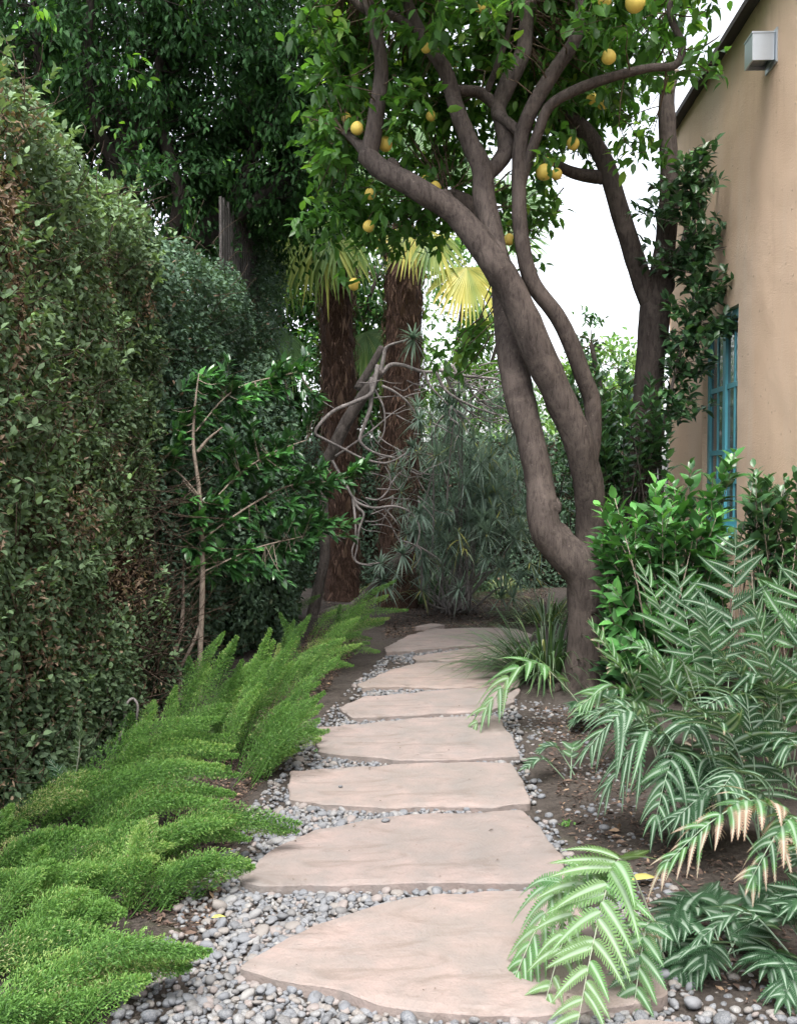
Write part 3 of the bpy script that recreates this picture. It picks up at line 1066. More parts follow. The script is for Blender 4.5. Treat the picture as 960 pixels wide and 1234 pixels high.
def build_second_tree():
    Y = 8.35
    base = gpt(768, 580 + 1800 / Y)
    t = thing('forked_tree', base, 'bare lower forked tree trunk between the tan wall and the open sky', 'tree')
    g = Geo()
    L = []

    def limb(pl, ws, sides=12, rough=.1, seed=20):
        c, r = tube(g, bez(pl), [px_r(w, q[2]) for w, q in zip(ws, pl)], sides, 7, rough, seed, freq=6)
        L.append(c)
    limb([(766, 800, Y), (766, 720, Y), (768, 620, Y), (776, 520, Y), (783, 440, Y), (789, 370, Y), (793, 335, Y)], [70, 54, 48, 44, 42, 45, 40], 14, .1, 21)
    limb([(792, 352, Y), (801, 290, Y), (806, 220, Y), (804, 160, Y), (803, 115, Y), (810, 90, Y)], [34, 30, 28, 25, 23, 18], 12, .12, 22)
    limb([(786, 368, Y), (772, 335, Y - .03), (756, 285, Y - .05), (742, 240, Y - .05), (728, 195, Y), (706, 160, Y), (680, 140, Y + .05), (655, 125, Y + .1), (625, 115, Y + .2)], [34, 30, 29, 28, 27, 25, 22, 18, 10], 12, .1, 23)
    limb([(740, 212, Y), (718, 213, Y), (690, 208, Y - .05), (668, 196, Y - .1), (655, 184, Y - .1)], [16, 20, 17, 12, 6], 10, .12, 24)
    limb([(795, 345, Y), (816, 315, Y + .05), (828, 270, Y + .1), (826, 220, Y + .1)], [18, 13, 9, 5], 8, .1, 25)
    for px, py, r in ((796, 345, 20), (722, 213, 9)):
        v, tt = pebble_shape(3, int(px))
        g.add(v * px_r(2 * r, Y) * [1, .9, 1.2] + P(px, py, Y), None, tt)
    g.build('trunk', M['bark'], t)
    s = Geo()
    tube(s, [P(803, 112, Y - .02), P(810, 92, Y - .04), P(816, 84, Y - .04)], [px_r(19, Y), px_r(15, Y), px_r(6, Y)], 10, 4, .2, 3)
    s.build('broken_limb_end', M['palebark'], t)
    cl = clump_points([ell(690, 90, 8.9, 80, 50, .4), ell(770, 110, 9.0, 60, 50, .4) + (.5,), ell(640, 300, 9.1, 22, 40, .25) + (.6,), ell(735, -50, 8.6, 130, 70, .9) + (.6,)], 70)
    a, tw = Geo(), Geo()
    crown(a, cl, 15, .14, (.07, .12), (.42, .56), .3, (.55, .2), tg=tw, limbs=np.concatenate(L))
    a.build('crown', M['citrus'], t)
    tw.build('twigs', M['twig'], t)


build_second_tree()


# ------------------------------------------------------------------ dark tree upper left
def build_dark_tree():
    base = np.array([-2.75, 9.2, 0.])
    t = thing('dark_evergreen_tree', base, 'big dark evergreen tree with drooping leaves overhanging the hedge top', 'tree')
    g = Geo()
    c0, _ = tube(g, [base + [0, 0, -.1], base + [0, 0, 1.5], base + [.1, -.1, 3.2], base + [.35, -.2, 4.8]], [.26, .2, .17, .14], 14, 8, .12, 30, freq=5)
    L = [c0]
    for q in ([(60, 260, 8.6), (50, 120, 8.4), (40, -40, 8.2)], [(215, 260, 9.0), (190, 130, 9.0), (205, -30, 9.0)], [(280, 240, 9.3), (330, 110, 9.6), (390, 20, 9.8)], [(170, 270, 9.0), (110, 130, 8.5), (110, -30, 8.3)], [(300, 250, 9.4), (370, 190, 10.0), (430, 170, 10.4)]):
        pts = [base + [.1, -.1, 3.0]] + bez(q)
        c, _ = tube(g, pts, [.11, .07, .05, .03], 8, 7, .1, 31)
        L.append(c)
    g.build('trunk', M['darkbark'], t)
    es = [ell(40, 60, 8.3, 110, 110, .7), ell(150, 50, 8.8, 120, 110, .8) + (.72,), ell(270, 60, 9.2, 130, 120, .9), ell(380, 70, 9.9, 90, 120, .9), ell(300, 190, 9.4, 110, 75, .7), ell(400, 190, 10.3, 80, 90, .6), ell(190, 175, 8.8, 90, 60, .5), ell(330, 255, 9.8, 60, 40, .5), ell(110, 130, 8.5, 60, 70, .4) + (.5,),
          ell(200, -110, 8.8, 330, 90, 1.2) + (.45,), ell(-60, 0, 8.2, 90, 140, 1) + (.6,), ell(230, 230, 9.6, 80, 50, .5), ell(130, 170, 9.4, 90, 80, .6), ell(60, 100, 9.4, 90, 100, .6), ell(180, 80, 10, 200, 120, .8) + (.9,), ell(330, 200, 10.6, 110, 120, .6), ell(195, 270, 10.3, 70, 50, .4), ell(255, 300, 10.9, 70, 70, .4), ell(215, 215, 9.2, 50, 40, .3), ell(170, 215, 8.3, 60, 45, .25), ell(250, 250, 9.0, 50, 45, .3), ell(310, 270, 10.3, 70, 45, .3), ell(375, 215, 10.6, 70, 45, .3), ell(110, 150, 8.2, 40, 50, .2), ell(215, 255, 8.6, 40, 30, .2)]
    cl = clump_points(es, 62, .25)
    a, tw = Geo(), Geo()
    crown(a, cl, 36, .19, (.055, .09), (.38, .5), .9, (.4, .2), tg=tw, limbs=np.concatenate(L), tm=(.004, .0015))
    # a few young bright sprays
    sp = np.array([P(47, 12, 7.6), P(55, 20, 7.6), P(158, 66, 8.0), P(150, 80, 8.0), P(165, 95, 8.0)])
    crown(a, sp, 9, .08, (.07, .1), (.4, .5), .7, (.97, .03))
    a.build('crown', M['ficus'], t)
    tw.build('twigs', M['darkbark'], t)


build_dark_tree()


# ------------------------------------------------------------------ palms
def fan_frond(parent, hub, stalk_from, axis, nrmv, R, tint, droop, nleaf=30, spread=2.5, seed=0):
    g = Geo()
    axis, nrmv = nrm(axis), nrm(nrmv)
    side = nrm(np.cross(axis, nrmv))
    nrmv = np.cross(side, axis)
    for k in range(nleaf):
        a = (k / (nleaf - 1) - .5) * spread * 1.15
        d = axis * math.cos(a) + side * math.sin(a)
        L = R * (.78 + .22 * math.cos(a)) * rng.uniform(.9, 1.08)
        m = 7
        s = np.linspace(0, 1, m)
        hang = droop * rng.uniform(.4, 1.9)
        cen = hub + d * (L * s)[:, None] * (1 - .25 * hang * s[:, None]) + np.array([0, 0, -1]) * (hang * L * .75 * np.clip(s - .25, 0, 1) ** 1.8)[:, None]
        w = (R * .024 + .004) * np.minimum(1, s * 3.2 + .08) * np.clip((1.03 - s) * 2.2, 0, 1)
        sd = nrm(np.cross(d, nrmv))
        V = np.stack([cen - sd * w[:, None] + nrmv * w[:, None] * .5, cen, cen + sd * w[:, None] + nrmv * w[:, None] * .5], 1).reshape(-1, 3)
        i = np.arange(m - 1)[:, None] * 3
        q = np.concatenate([np.concatenate([i, i + 1, i + 4, i + 3], 1), np.concatenate([i + 1, i + 2, i + 5, i + 4], 1)])
        g.add(V, q, None, np.clip(tint + rng.normal(0, .07) + np.repeat(s, 3) * .08, 0, 1))
    o = g.build('frond', M['fan'], parent)
    st = Geo()
    mid = (hub + stalk_from) / 2 + np.array([0, 0, .08])
    tube(st, [stalk_from, mid, hub], [.016, .012, .008], 6, 5, tint=tint)
    st.build('frond_stalk', M['fan'], o)


def build_palm(pxs, ptop, w, Y, label, fronds):
    base = gpt(pxs[0], 580 + 1800 / Y)
    base[1] = Y
    t = thing('fan_palm', base, label, 'palm tree', 'fan palms behind the bare branches')
    g = Geo()
    pts = [P(pxs[0], 590 + 1800 / Y, Y), P(pxs[0], 600, Y), P(pxs[1], 470, Y), P(pxs[2], ptop, Y), P(pxs[2], ptop - 40, Y)]
    r = px_r(w, Y)
    c, _ = tube(g, pts, [r * 1.08, r * .93, r * .92, r * .92, r * .6], 20, 22, .14, 50, freq=7)
    g.build('trunk', M['palmtrunk'], t)
    # shaggy fibre and old leaf bases
    f = Geo()
    n = 5200
    i = rng.integers(0, len(c) - 3, n)
    a = rng.uniform(0, 6.283, n)
    out = xyz(np.cos(a), np.sin(a), 0)
    pos = c[i] + out * (r * .93) + rng.normal(size=(n, 3)) * .02
    d = out * .28 + rdir(n) * .38 + np.where(rng.random(n) < .35, 1, -1)[:, None] * np.array([0, 0, .9])
    L = rng.uniform(.06, .22, n)
    scatter(f, SMALL, pos, d, out + rdir(n) * .3, L, rng.uniform(.005, .02, n), rng.beta(1.6, 2.2, n))
    # clasping leaf bases: stubby upward blades in rows
    b = f
    n = 190
    k = np.arange(n)
    i = (k / n * (len(c) - 4)).astype(int)
    a = k * 2.39996
    out = xyz(np.cos(a), np.sin(a), 0)
    scatter(b, LEAF, c[i] + out * r * .9, out * .32 + np.array([0, 0, 1]) + rdir(n) * .15, out, rng.uniform(.12, .24, n), rng.uniform(.05, .09, n), rng.uniform(.2, .95, n))
    b.build('trunk_fibre', M['fibre'], t)
    top = P(pxs[2], ptop - 35, Y)
    for (hx_, hy_, dY, ax, R, tint, dr) in fronds:
        hub = P(hx_, hy_, Y + dY)
        axis = np.array(ax, float)
        nv = np.array([0.15, -.75, .65]) if abs(axis[1]) < .6 else np.array([0, 0, 1.])
        fan_frond(t, hub, top + (hub - top) * .12, axis, nv, R, tint, dr)


build_palm((412, 408, 405), 345, 50, 12.3, 'left fan palm with shaggy brown trunk, pale yellow fronds hanging at its head',
           [(372, 285, -.5, (-.3, 0, -1), .72, .47, .5), (345, 262, -.3, (-.75, 0, -.55), .9, .5, .5), (388, 262, -.6, (-.15, 0, -1), .95, .56, .6), (362, 235, -.4, (-.6, 0, .1), .9, .45, .7), (425, 262, .2, (.8, 0, -.4), .85, .42, .55), (410, 262, -.5, (.3, 0, -1), .85, .5, .55), (340, 300, -.2, (-.4, -.2, -.9), .8, .42, .5),
            (330, 300, .6, (-.6, .3, -.5), .85, .3, .7), (345, 400, .8, (-.4, .2, -.8), .8, .3, .6), (440, 400, .9, (.3, .2, -.9), .8, .42, .6), (440, 230, .5, (.6, .2, .5), .8, .35, .3), (370, 215, .3, (-.5, .2, .7), .95, .35, .4), (404, 200, .4, (0, .2, 1), .85, .3, .2)])
build_palm((480, 484, 487), 318, 55, 12.0, 'right fan palm with thick shaggy brown trunk and an orange yellow frond on its right',
           [(562, 322, -.4, (.12, -.2, -1), .72, .74, .35), (520, 285, -.5, (.5, 0, -.85), .62, .6, .6), (600, 270, .3, (.9, 0, -.3), .8, .4, .3), (610, 250, .5, (.8, .2, .45), .85, .3, .2), (540, 215, .5, (.4, .2, .8), .85, .35, .2),
            (440, 225, .5, (-.6, .2, .6), .8, .35, .3), (490, 190, .4, (0, .2, 1), .85, .3, .2), (495, 275, -.55, (.1, -.1, -1), .6, .75, .3)])


# ------------------------------------------------------------------ twisted grey-branched shrub with leaf rosettes
def rosette(g, c, up, n, L, tint, w=.011, droop=.5):
    up = nrm(np.asarray(up, float))
    m = 5
    s = np.linspace(0, 1, m)
    for k in range(n):
        d = nrm(rng.normal(size=3) + up * .55)
        l = L * rng.uniform(.65, 1.1)
        cen = c + d * (l * s)[:, None] + np.array([0, 0, -1]) * (droop * l * s ** 2.2 * rng.uniform(.4, 1.1))[:, None]
        sd = nrm(np.cross(d, [0, 0, 1.]) + 1e-4)
        ww = w * np.minimum(1, s * 3 + .5) * np.clip((1.02 - s) * 1.8, 0, 1)
        V = np.stack([cen - sd * ww[:, None], cen + sd * ww[:, None]], 1).reshape(-1, 3)
        i = np.arange(m - 1)[:, None] * 2
        g.add(V, np.concatenate([i, i + 1, i + 3, i + 2], 1), None, np.clip(tint + rng.normal(0, .16), 0, 1))


def build_twisted():
    Y = 10.6
    base = gpt(376, 748)
    t = thing('twisted_shrub', base, 'leaning shrub with dark stems and tangled bare grey branches in front of the palms', 'shrub')
    g = Geo()

    def st(pl, ws, n=8, seed=60, rough=.1):
        tube(g, bez(pl), [px_r(w, q[2]) for w, q in zip(ws, pl)], 9, n, rough, seed)
    st([(374, 752, Y), (382, 715, Y), (391, 670, Y), (390, 610, Y), (382, 580, Y), (398, 548, Y - .1), (418, 508, Y - .15), (440, 474, Y - .2), (458, 448, Y - .2)], [20, 16, 15, 13, 14, 18, 19, 17, 12], 7, 61, .16)
    st([(376, 748, Y), (395, 738, Y), (425, 730, Y), (452, 708, Y - .1), (474, 680, Y - .1), (498, 648, Y)], [12, 12, 13, 18, 16, 9], 7, 62)
    st([(430, 470, Y), (448, 440, Y), (460, 418, Y)], [12, 11, 9], 6, 63)
    g.build('trunk', M['greydark'], t)
    g = Geo()

    def wob(pl, w0, w1, n=7):
        tube(g, bez(pl), [px_r(w * .75, Y) for w in np.linspace(w0, w1 * .55, len(pl))], 7, n, .06, 64)
    for pl, a, b in (
        ([(455, 440, Y - .3), (450, 465, Y - .35), (445, 476, Y - .4), (428, 484, Y - .5), (404, 494, Y - .6), (388, 508, Y - .65), (380, 522, Y - .65), (392, 530, Y - .6), (412, 540, Y - .5), (436, 552, Y - .45), (462, 558, Y - .4), (480, 552, Y - .4), (496, 540, Y - .3)], 9, 5),
        ([(448, 455, Y - .3), (446, 490, Y - .35), (438, 515, Y - .4), (434, 532, Y - .4), (450, 545, Y - .35), (476, 552, Y - .3)], 9, 7),
        ([(458, 450, Y - .2), (462, 430, Y - .2), (466, 418, Y - .2), (482, 412, Y - .25), (498, 408, Y - .3)], 9, 5),
        ([(460, 450, Y - .2), (470, 440, Y - .2), (485, 440, Y - .2), (510, 448, Y - .2), (530, 446, Y - .2), (545, 440, Y - .1)], 9, 8),
        ([(530, 446, Y - .2), (552, 452, Y - .2), (580, 455, Y - .1), (600, 458, Y - .1), (612, 470, Y), (625, 480, Y)], 8, 4),
        ([(545, 440, Y - .1), (556, 460, Y - .1), (575, 470, Y), (600, 466, Y), (618, 456, Y)], 6, 3),
        ([(525, 447, Y - .2), (535, 468, Y - .2), (550, 480, Y - .2), (575, 492, Y - .2), (600, 500, Y - .1), (618, 505, Y)], 7, 4),
        ([(535, 450, Y - .2), (548, 475, Y - .1), (560, 492, Y - .1), (582, 506, Y), (612, 512, Y)], 6, 3),
        ([(560, 455, Y - .1), (570, 475, Y), (590, 490, Y), (606, 492, Y + .1), (622, 488, Y + .1)], 5, 3),
        ([(510, 448, Y - .2), (518, 465, Y - .2), (532, 480, Y - .2), (540, 488, Y - .2)], 6, 4),
        ([(460, 465, Y - .4), (475, 472, Y - .4), (492, 486, Y - .4), (504, 506, Y - .35)], 6, 4),
        ([(400, 555, Y - .4), (420, 590, Y - .5), (430, 605, Y - .5), (450, 612, Y - .45), (475, 610, Y - .4), (495, 618, Y - .4), (505, 635, Y - .4), (502, 655, Y - .4), (488, 668, Y - .4)], 6, 4),
        ([(422, 588, Y - .5), (430, 610, Y - .5), (438, 620, Y - .5), (432, 640, Y - .5), (430, 660, Y - .5), (428, 675, Y - .5), (440, 680, Y - .5), (458, 678, Y - .4)], 6, 4),
        ([(425, 600, Y - .5), (428, 628, Y - .55), (428, 650, Y - .55), (424, 665, Y - .55), (430, 678, Y - .55), (448, 682, Y - .5)], 5, 3),
        ([(440, 600, Y - .4), (455, 602, Y - .4), (468, 590, Y - .4), (470, 575, Y - .4), (464, 562, Y - .4)], 4, 3),
        ([(460, 610, Y - .4), (470, 620, Y - .4), (478, 630, Y - .4), (482, 640, Y - .3)], 4, 3),
        ([(452, 470, Y - .2), (462, 492, Y - .3), (463, 518, Y - .3), (455, 535, Y - .3)], 5, 3),
        ([(404, 550, Y - .3), (424, 536, Y - .3), (446, 520, Y - .3), (470, 500, Y - .2), (488, 488, Y - .1)], 5, 3),
        ([(366, 472, Y - .6), (385, 482, Y - .6), (402, 492, Y - .6)], 3, 4),
        ([(600, 445, Y), (612, 430, Y), (628, 448, Y), (618, 475, Y)], 4, 3),
    ):
        wob(pl, a, b)
    for _ in range(95):
        x, y = (rng.uniform(520, 620), rng.uniform(440, 512)) if rng.random() < .45 else (rng.uniform(425, 505), rng.uniform(455, 660))
        q = [(x, y, Y + rng.uniform(-.4, .1))]
        a = rng.uniform(-.4, 1.3)
        for k in range(4):
            a += rng.normal(0, .42)
            q.append((q[-1][0] + 13 * math.cos(a), q[-1][1] + 11 * math.sin(a), q[-1][2] + rng.normal(0, .05)))
        wob(q, 3.0, 1.1, 4)
    g.build('branches', M['greybark'], t)
    f = Geo()
    for px, py in ((505, 506), (545, 492), (497, 540), (500, 640), (485, 668), (620, 508), (505, 618), (458, 680), (462, 700), (622, 484), (618, 455), (498, 408), (620, 520)):
        rosette(f, P(px, py, Y - .2 + rng.uniform(-.2, .2)), (.2, -.3, .7), 46, .26, .45)
    f.build('foliage', M['spiky'], t)

    # grey-green rosette bush
    Y = 11.1
    base = gpt(545, 735)
    base[1] = Y
    t = thing('rosette_bush', base, 'grey green bush of spiky narrow-leaved rosettes behind the end of the path', 'bush')
    g, f = Geo(), Geo()
    spots = []
    while len(spots) < 165:
        px, py = rng.normal(562, 50), rng.normal(602, 62)
        if 472 < px < 656 and 470 < py < 722 and py > 470 + max(0, 520 - px) * .9:
            spots.append((px, py))
    for px, py in spots:
        Yd = Y + rng.uniform(-.6, .5)
        c = P(px, py, Yd)
        rosette(f, c, (rng.normal(0, .35), -.45, .45), 46, rng.uniform(.2, .34), .5 + .3 * rng.random(), .0062, .2)
        if rng.random() < .25:
            b = base + [rng.normal(0, .12), .3 + rng.normal(0, .1), 0]
            tube(g, [b, (b + c) / 2 + rng.normal(size=3) * .12, c], [.014, .011, .007], 6, 6, .1)
    for px, py in ((555, 650), (560, 663), (610, 545), (552, 640), (628, 560)):
        rosette(f, P(px, py, Y - .5), (0, -.6, -.2), 9, .26, .97, .009, .7)
    g.build('stems', M['greybark'], t)
    f.build('foliage', M['spiky'], t)


build_twisted()


# ------------------------------------------------------------------ strappy clumps
def strap_clump(name, base, n, L, label, tintm, w=.006, lean=(0, 0, 0), spread=.12, cat='grass clump', droop=1.0):
    g = Geo()
    m = 8
    s = np.linspace(0, 1, m)
    for k in range(n):
        a = rng.uniform(0, 6.283)
        el = rng.uniform(.35, 1.35)
        d = nrm(np.array([math.cos(a) * math.cos(el), math.sin(a) * math.cos(el), math.sin(el)]) + np.array(lean) * rng.random())
        l = L * rng.uniform(.55, 1.1)
        b = base + np.array([math.cos(a), math.sin(a), 0]) * spread * rng.random() ** .5
        b[2] = float(gz(b[0], b[1]))
        cen = b + d * (l * s)[:, None] + np.array([0, 0, -1]) * (droop * l * .62 * s ** 2.3 * rng.uniform(.5, 1.25))[:, None]
        cen[:, 2] = np.maximum(cen[:, 2], .012 + .03 * s)
        sd = nrm(np.cross(d, [0, 0, 1.]) + 1e-4)
        ww = w * rng.uniform(.7, 1.2) * np.minimum(1, s * 4 + .5) * np.clip((1.02 - s) * 2.4, 0, 1)
        up = np.array([0, 0, .35])
        V = np.stack([cen - sd * ww[:, None] + up * ww[:, None], cen, cen + sd * ww[:, None] + up * ww[:, None]], 1).reshape(-1, 3)
        i = np.arange(m - 1)[:, None] * 3
        q = np.concatenate([np.concatenate([i, i + 1, i + 4, i + 3], 1), np.concatenate([i + 1, i + 2, i + 5, i + 4], 1)])
        g.add(V, q, None, np.clip(tintm + rng.normal(0, .2), 0, 1), np.tile([1, 0, 1], m))
    o = g.build(name, M['strap'], None, tuple(base))
    tag(o, label, cat, 'clumps of strappy leaves')


strap_clump('strappy_grass_clump', gpt(655, 815), 420, .95, 'large dark strappy clump at the foot of the grapefruit tree', .45, .0065, (-.25, -.15, .25), .22)
strap_clump('strappy_grass_clump', gpt(655, 752), 150, .75, 'lighter strappy clump behind the grapefruit trunk, leaning over the mulch', .62, .006, (-.3, -.1, 0), .16)
strap_clump('strappy_grass_clump', gpt(515, 727), 240, .85, 'dark upright strappy clump below the rosette bush', .3, .009, (0, -.1, .4), .25, droop=.7)
strap_clump('strappy_grass_clump', gpt(548, 722), 90, .8, 'thin strappy clump spilling onto the mulch at the path end', .5, .007, (.3, -.3, .1), .2)
strap_clump('strappy_grass_clump', gpt(605, 722), 60, .75, 'sparse yellow green strappy clump before the back ivy wall', .8, .006, (.1, -.1, .3), .1)
strap_clump('strappy_grass_clump', gpt(425, 722), 60, .45, 'short straw-coloured clump at the foot of the left palm', .9, .006, (.1, -.1, .2), .2)


# ------------------------------------------------------------------ back hedge and background trees
def build_back():
    Y = 13.6
    t = thing('ivy_covered_wall', (1.2, Y, 0), 'low dark leafy wall closing off the end of the garden', 'hedge', 'garden hedges')
    g = Geo()
    n = 26000
    x = rng.uniform(-4.2, 3.4, n)
    z = rng.uniform(0, 2.15, n)
    pos = xyz(x, Y, z)
    pos[:, 1] -= (fbm(pos, 1.5, 81, 3) - .5) * .5 - rng.random(n) ** 2 * .2
    L = rng.uniform(.05, .08, n)
    scatter(g, LEAF, pos, rdir(n) + [0, -.4, -.4], rdir(n) * .7 + [0, -.7, .6], L, L * .5, np.clip(rng.normal(.42, .2, n), 0, .9))
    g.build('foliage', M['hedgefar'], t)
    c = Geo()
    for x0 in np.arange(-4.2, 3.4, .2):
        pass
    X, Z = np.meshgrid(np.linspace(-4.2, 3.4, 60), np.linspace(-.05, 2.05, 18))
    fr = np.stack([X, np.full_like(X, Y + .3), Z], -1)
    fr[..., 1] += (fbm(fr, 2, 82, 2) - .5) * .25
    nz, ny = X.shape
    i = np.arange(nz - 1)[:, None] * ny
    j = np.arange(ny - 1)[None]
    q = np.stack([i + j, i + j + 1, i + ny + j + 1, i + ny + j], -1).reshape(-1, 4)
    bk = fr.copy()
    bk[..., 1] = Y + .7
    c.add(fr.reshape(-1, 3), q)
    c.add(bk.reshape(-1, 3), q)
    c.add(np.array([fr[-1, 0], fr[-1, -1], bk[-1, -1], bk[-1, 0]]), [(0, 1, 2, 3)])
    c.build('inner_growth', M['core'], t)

    def tree(name, base, es, dens, per, L, mat, tint, label, rc=.25, w=(.4, .55), cat='tree', grp='trees beyond the garden wall', bark='darkbark', hollow=.3):
        t = thing(name, base, label, cat, grp)
        g = Geo()
        LL = []
        cen = np.mean([e[0] for e in es], 0)
        for e in es:
            m = (base + e[0]) / 2 + rng.normal(size=3) * .1
            c, _ = tube(g, [base + [0, 0, -.1], np.array([base[0] * .6 + m[0] * .4, base[1] * .6 + m[1] * .4, m[2] * .6]), m, e[0]], [.1, .08, .06, .025], 8, 5, .1, 3)
            LL.append(c)
        g.build('trunk', M[bark], t)
        a, tw = Geo(), Geo()
        crown(a, clump_points(es, dens, hollow), per, rc, L, w, .4, tint, tg=tw, limbs=np.concatenate(LL))
        a.build('crown', M[mat], t)
        tw.build('twigs', M['twig'], t)
    b = np.array
    tree('background_tree', b([-1.6, 15., 0]), [ell(330, 330, 15, 80, 120, 1.0), ell(400, 420, 15, 90, 120, 1.0), ell(360, 560, 14.8, 80, 100, .6), ell(455, 330, 14.6, 50, 80, .5), ell(445, 470, 14.6, 50, 80, .5), ell(300, 250, 15.2, 90, 90, .8)], 24, 30, (.09, .15), 'ficus', (.6, .2), 'dark green tree filling the gap behind the two palms')
    tree('background_tree', b([.5, 17., 0]), [ell(510, 470, 17, 90, 70, 1.), ell(590, 490, 17, 80, 60, .9), ell(460, 420, 17.3, 70, 90, .8), ell(560, 345, 17.4, 65, 75, .8), ell(600, 410, 17., 45, 60, .6), ell(620, 540, 16.5, 60, 50, .6)], 16, 26, (.09, .16), 'distant', (.45, .22), 'light green tree behind the grey rosette bush and bare branches')
    tree('background_tree', b([4.6, 22., 0]), [ell(745, 445, 22, 34, 55, 1.0), ell(770, 470, 22, 30, 60, .9), ell(700, 485, 22, 50, 50, 1.)], 12, 26, (.12, .2), 'distant', (.75, .2), 'pale bright green tree seen low through the trunk gap')
    tree('background_bush', b([2.3, 11.4, 0]), [ell(712, 415, 11.3, 34, 42, .35), ell(725, 470, 11.3, 45, 50, .4), ell(690, 530, 11.3, 50, 60, .4), ell(700, 630, 11.2, 60, 70, .4)], 46, 22, (.07, .11), 'camellia', (.5, .2), 'dark leafy bush between the two brown tree trunks', .14, cat='bush', grp='shrubs along the house', hollow=.2)


build_back()


# ------------------------------------------------------------------ broadleaf shrubs (leaf whorls on stems)
def whorl_shrub(name, label, base, tips, mat, L=(.07, .12), nleaf=12, tint=(.5, .15), w=(.48, .62), stem=.005, cat='shrub', grp=None, bark='palebark', jitter=.5, extra=None, young=.5, step=.05, maxlen=.45, fall=.55):
    t = thing(name, base, label, cat, grp)
    g, f = Geo(), Geo()
    for tip in tips:
        tip = np.asarray(tip, float)
        b = base + rng.normal(size=3) * [.06, .06, 0]
        mid = (b + tip) / 2 + rng.normal(size=3) * [.1, .1, .06]
        c, r = tube(g, [b, mid, tip], [stem * 1.6, stem, stem * .4], 5, 7)
        ax = nrm(c[-1] - c[-3])
        # leaves along the last stretch, alternating round the stem
        tot = min(np.linalg.norm(tip - mid), maxlen)
        n = nleaf
        k = np.arange(n)
        s = k / n
        pos = tip - ax * (s * tot)[:, None] + rng.normal(size=(n, 3)) * .008
        a = k * 2.4 + rng.uniform(0, 6)
        p = nrm(np.cross(ax, [0.3, .8, .5]))
        q = np.cross(ax, p)
        rad = p * np.cos(a)[:, None] + q * np.sin(a)[:, None]
        d = rad + ax * (1.1 - s * fall * 1.6)[:, None] + rdir(n) * jitter * .5 + [0, 0, .1]
        nn = ax * .9 + rdir(n) * .3 + np.array([0, -.1, .5]) - rad * .25
        l = rng.uniform(*L, n) * (.75 + .5 * np.minimum(1, s * 3))
        tt = np.clip(tint[0] + rng.normal(0, tint[1], n) + young * (.6 - s) * rng.uniform(.2, 1), 0, 1)
        scatter(f, LEAF, pos, d, nn, l, l * rng.uniform(*w, n), tt)
    if extra is not None:
        extra(g, f)
    g.build('stems', M[bark], t)
    f.build('foliage', M[mat], t)
    return t


def tips_in(px0, px1, py0, py1, Y0, Y1, n, shape=None):
    out = []
    while len(out) < n:
        x, y = rng.uniform(px0, px1), rng.uniform(py0, py1)
        if shape and not shape(x, y):
            continue
        out.append(P(x, y, rng.uniform(Y0, Y1)))
    return out


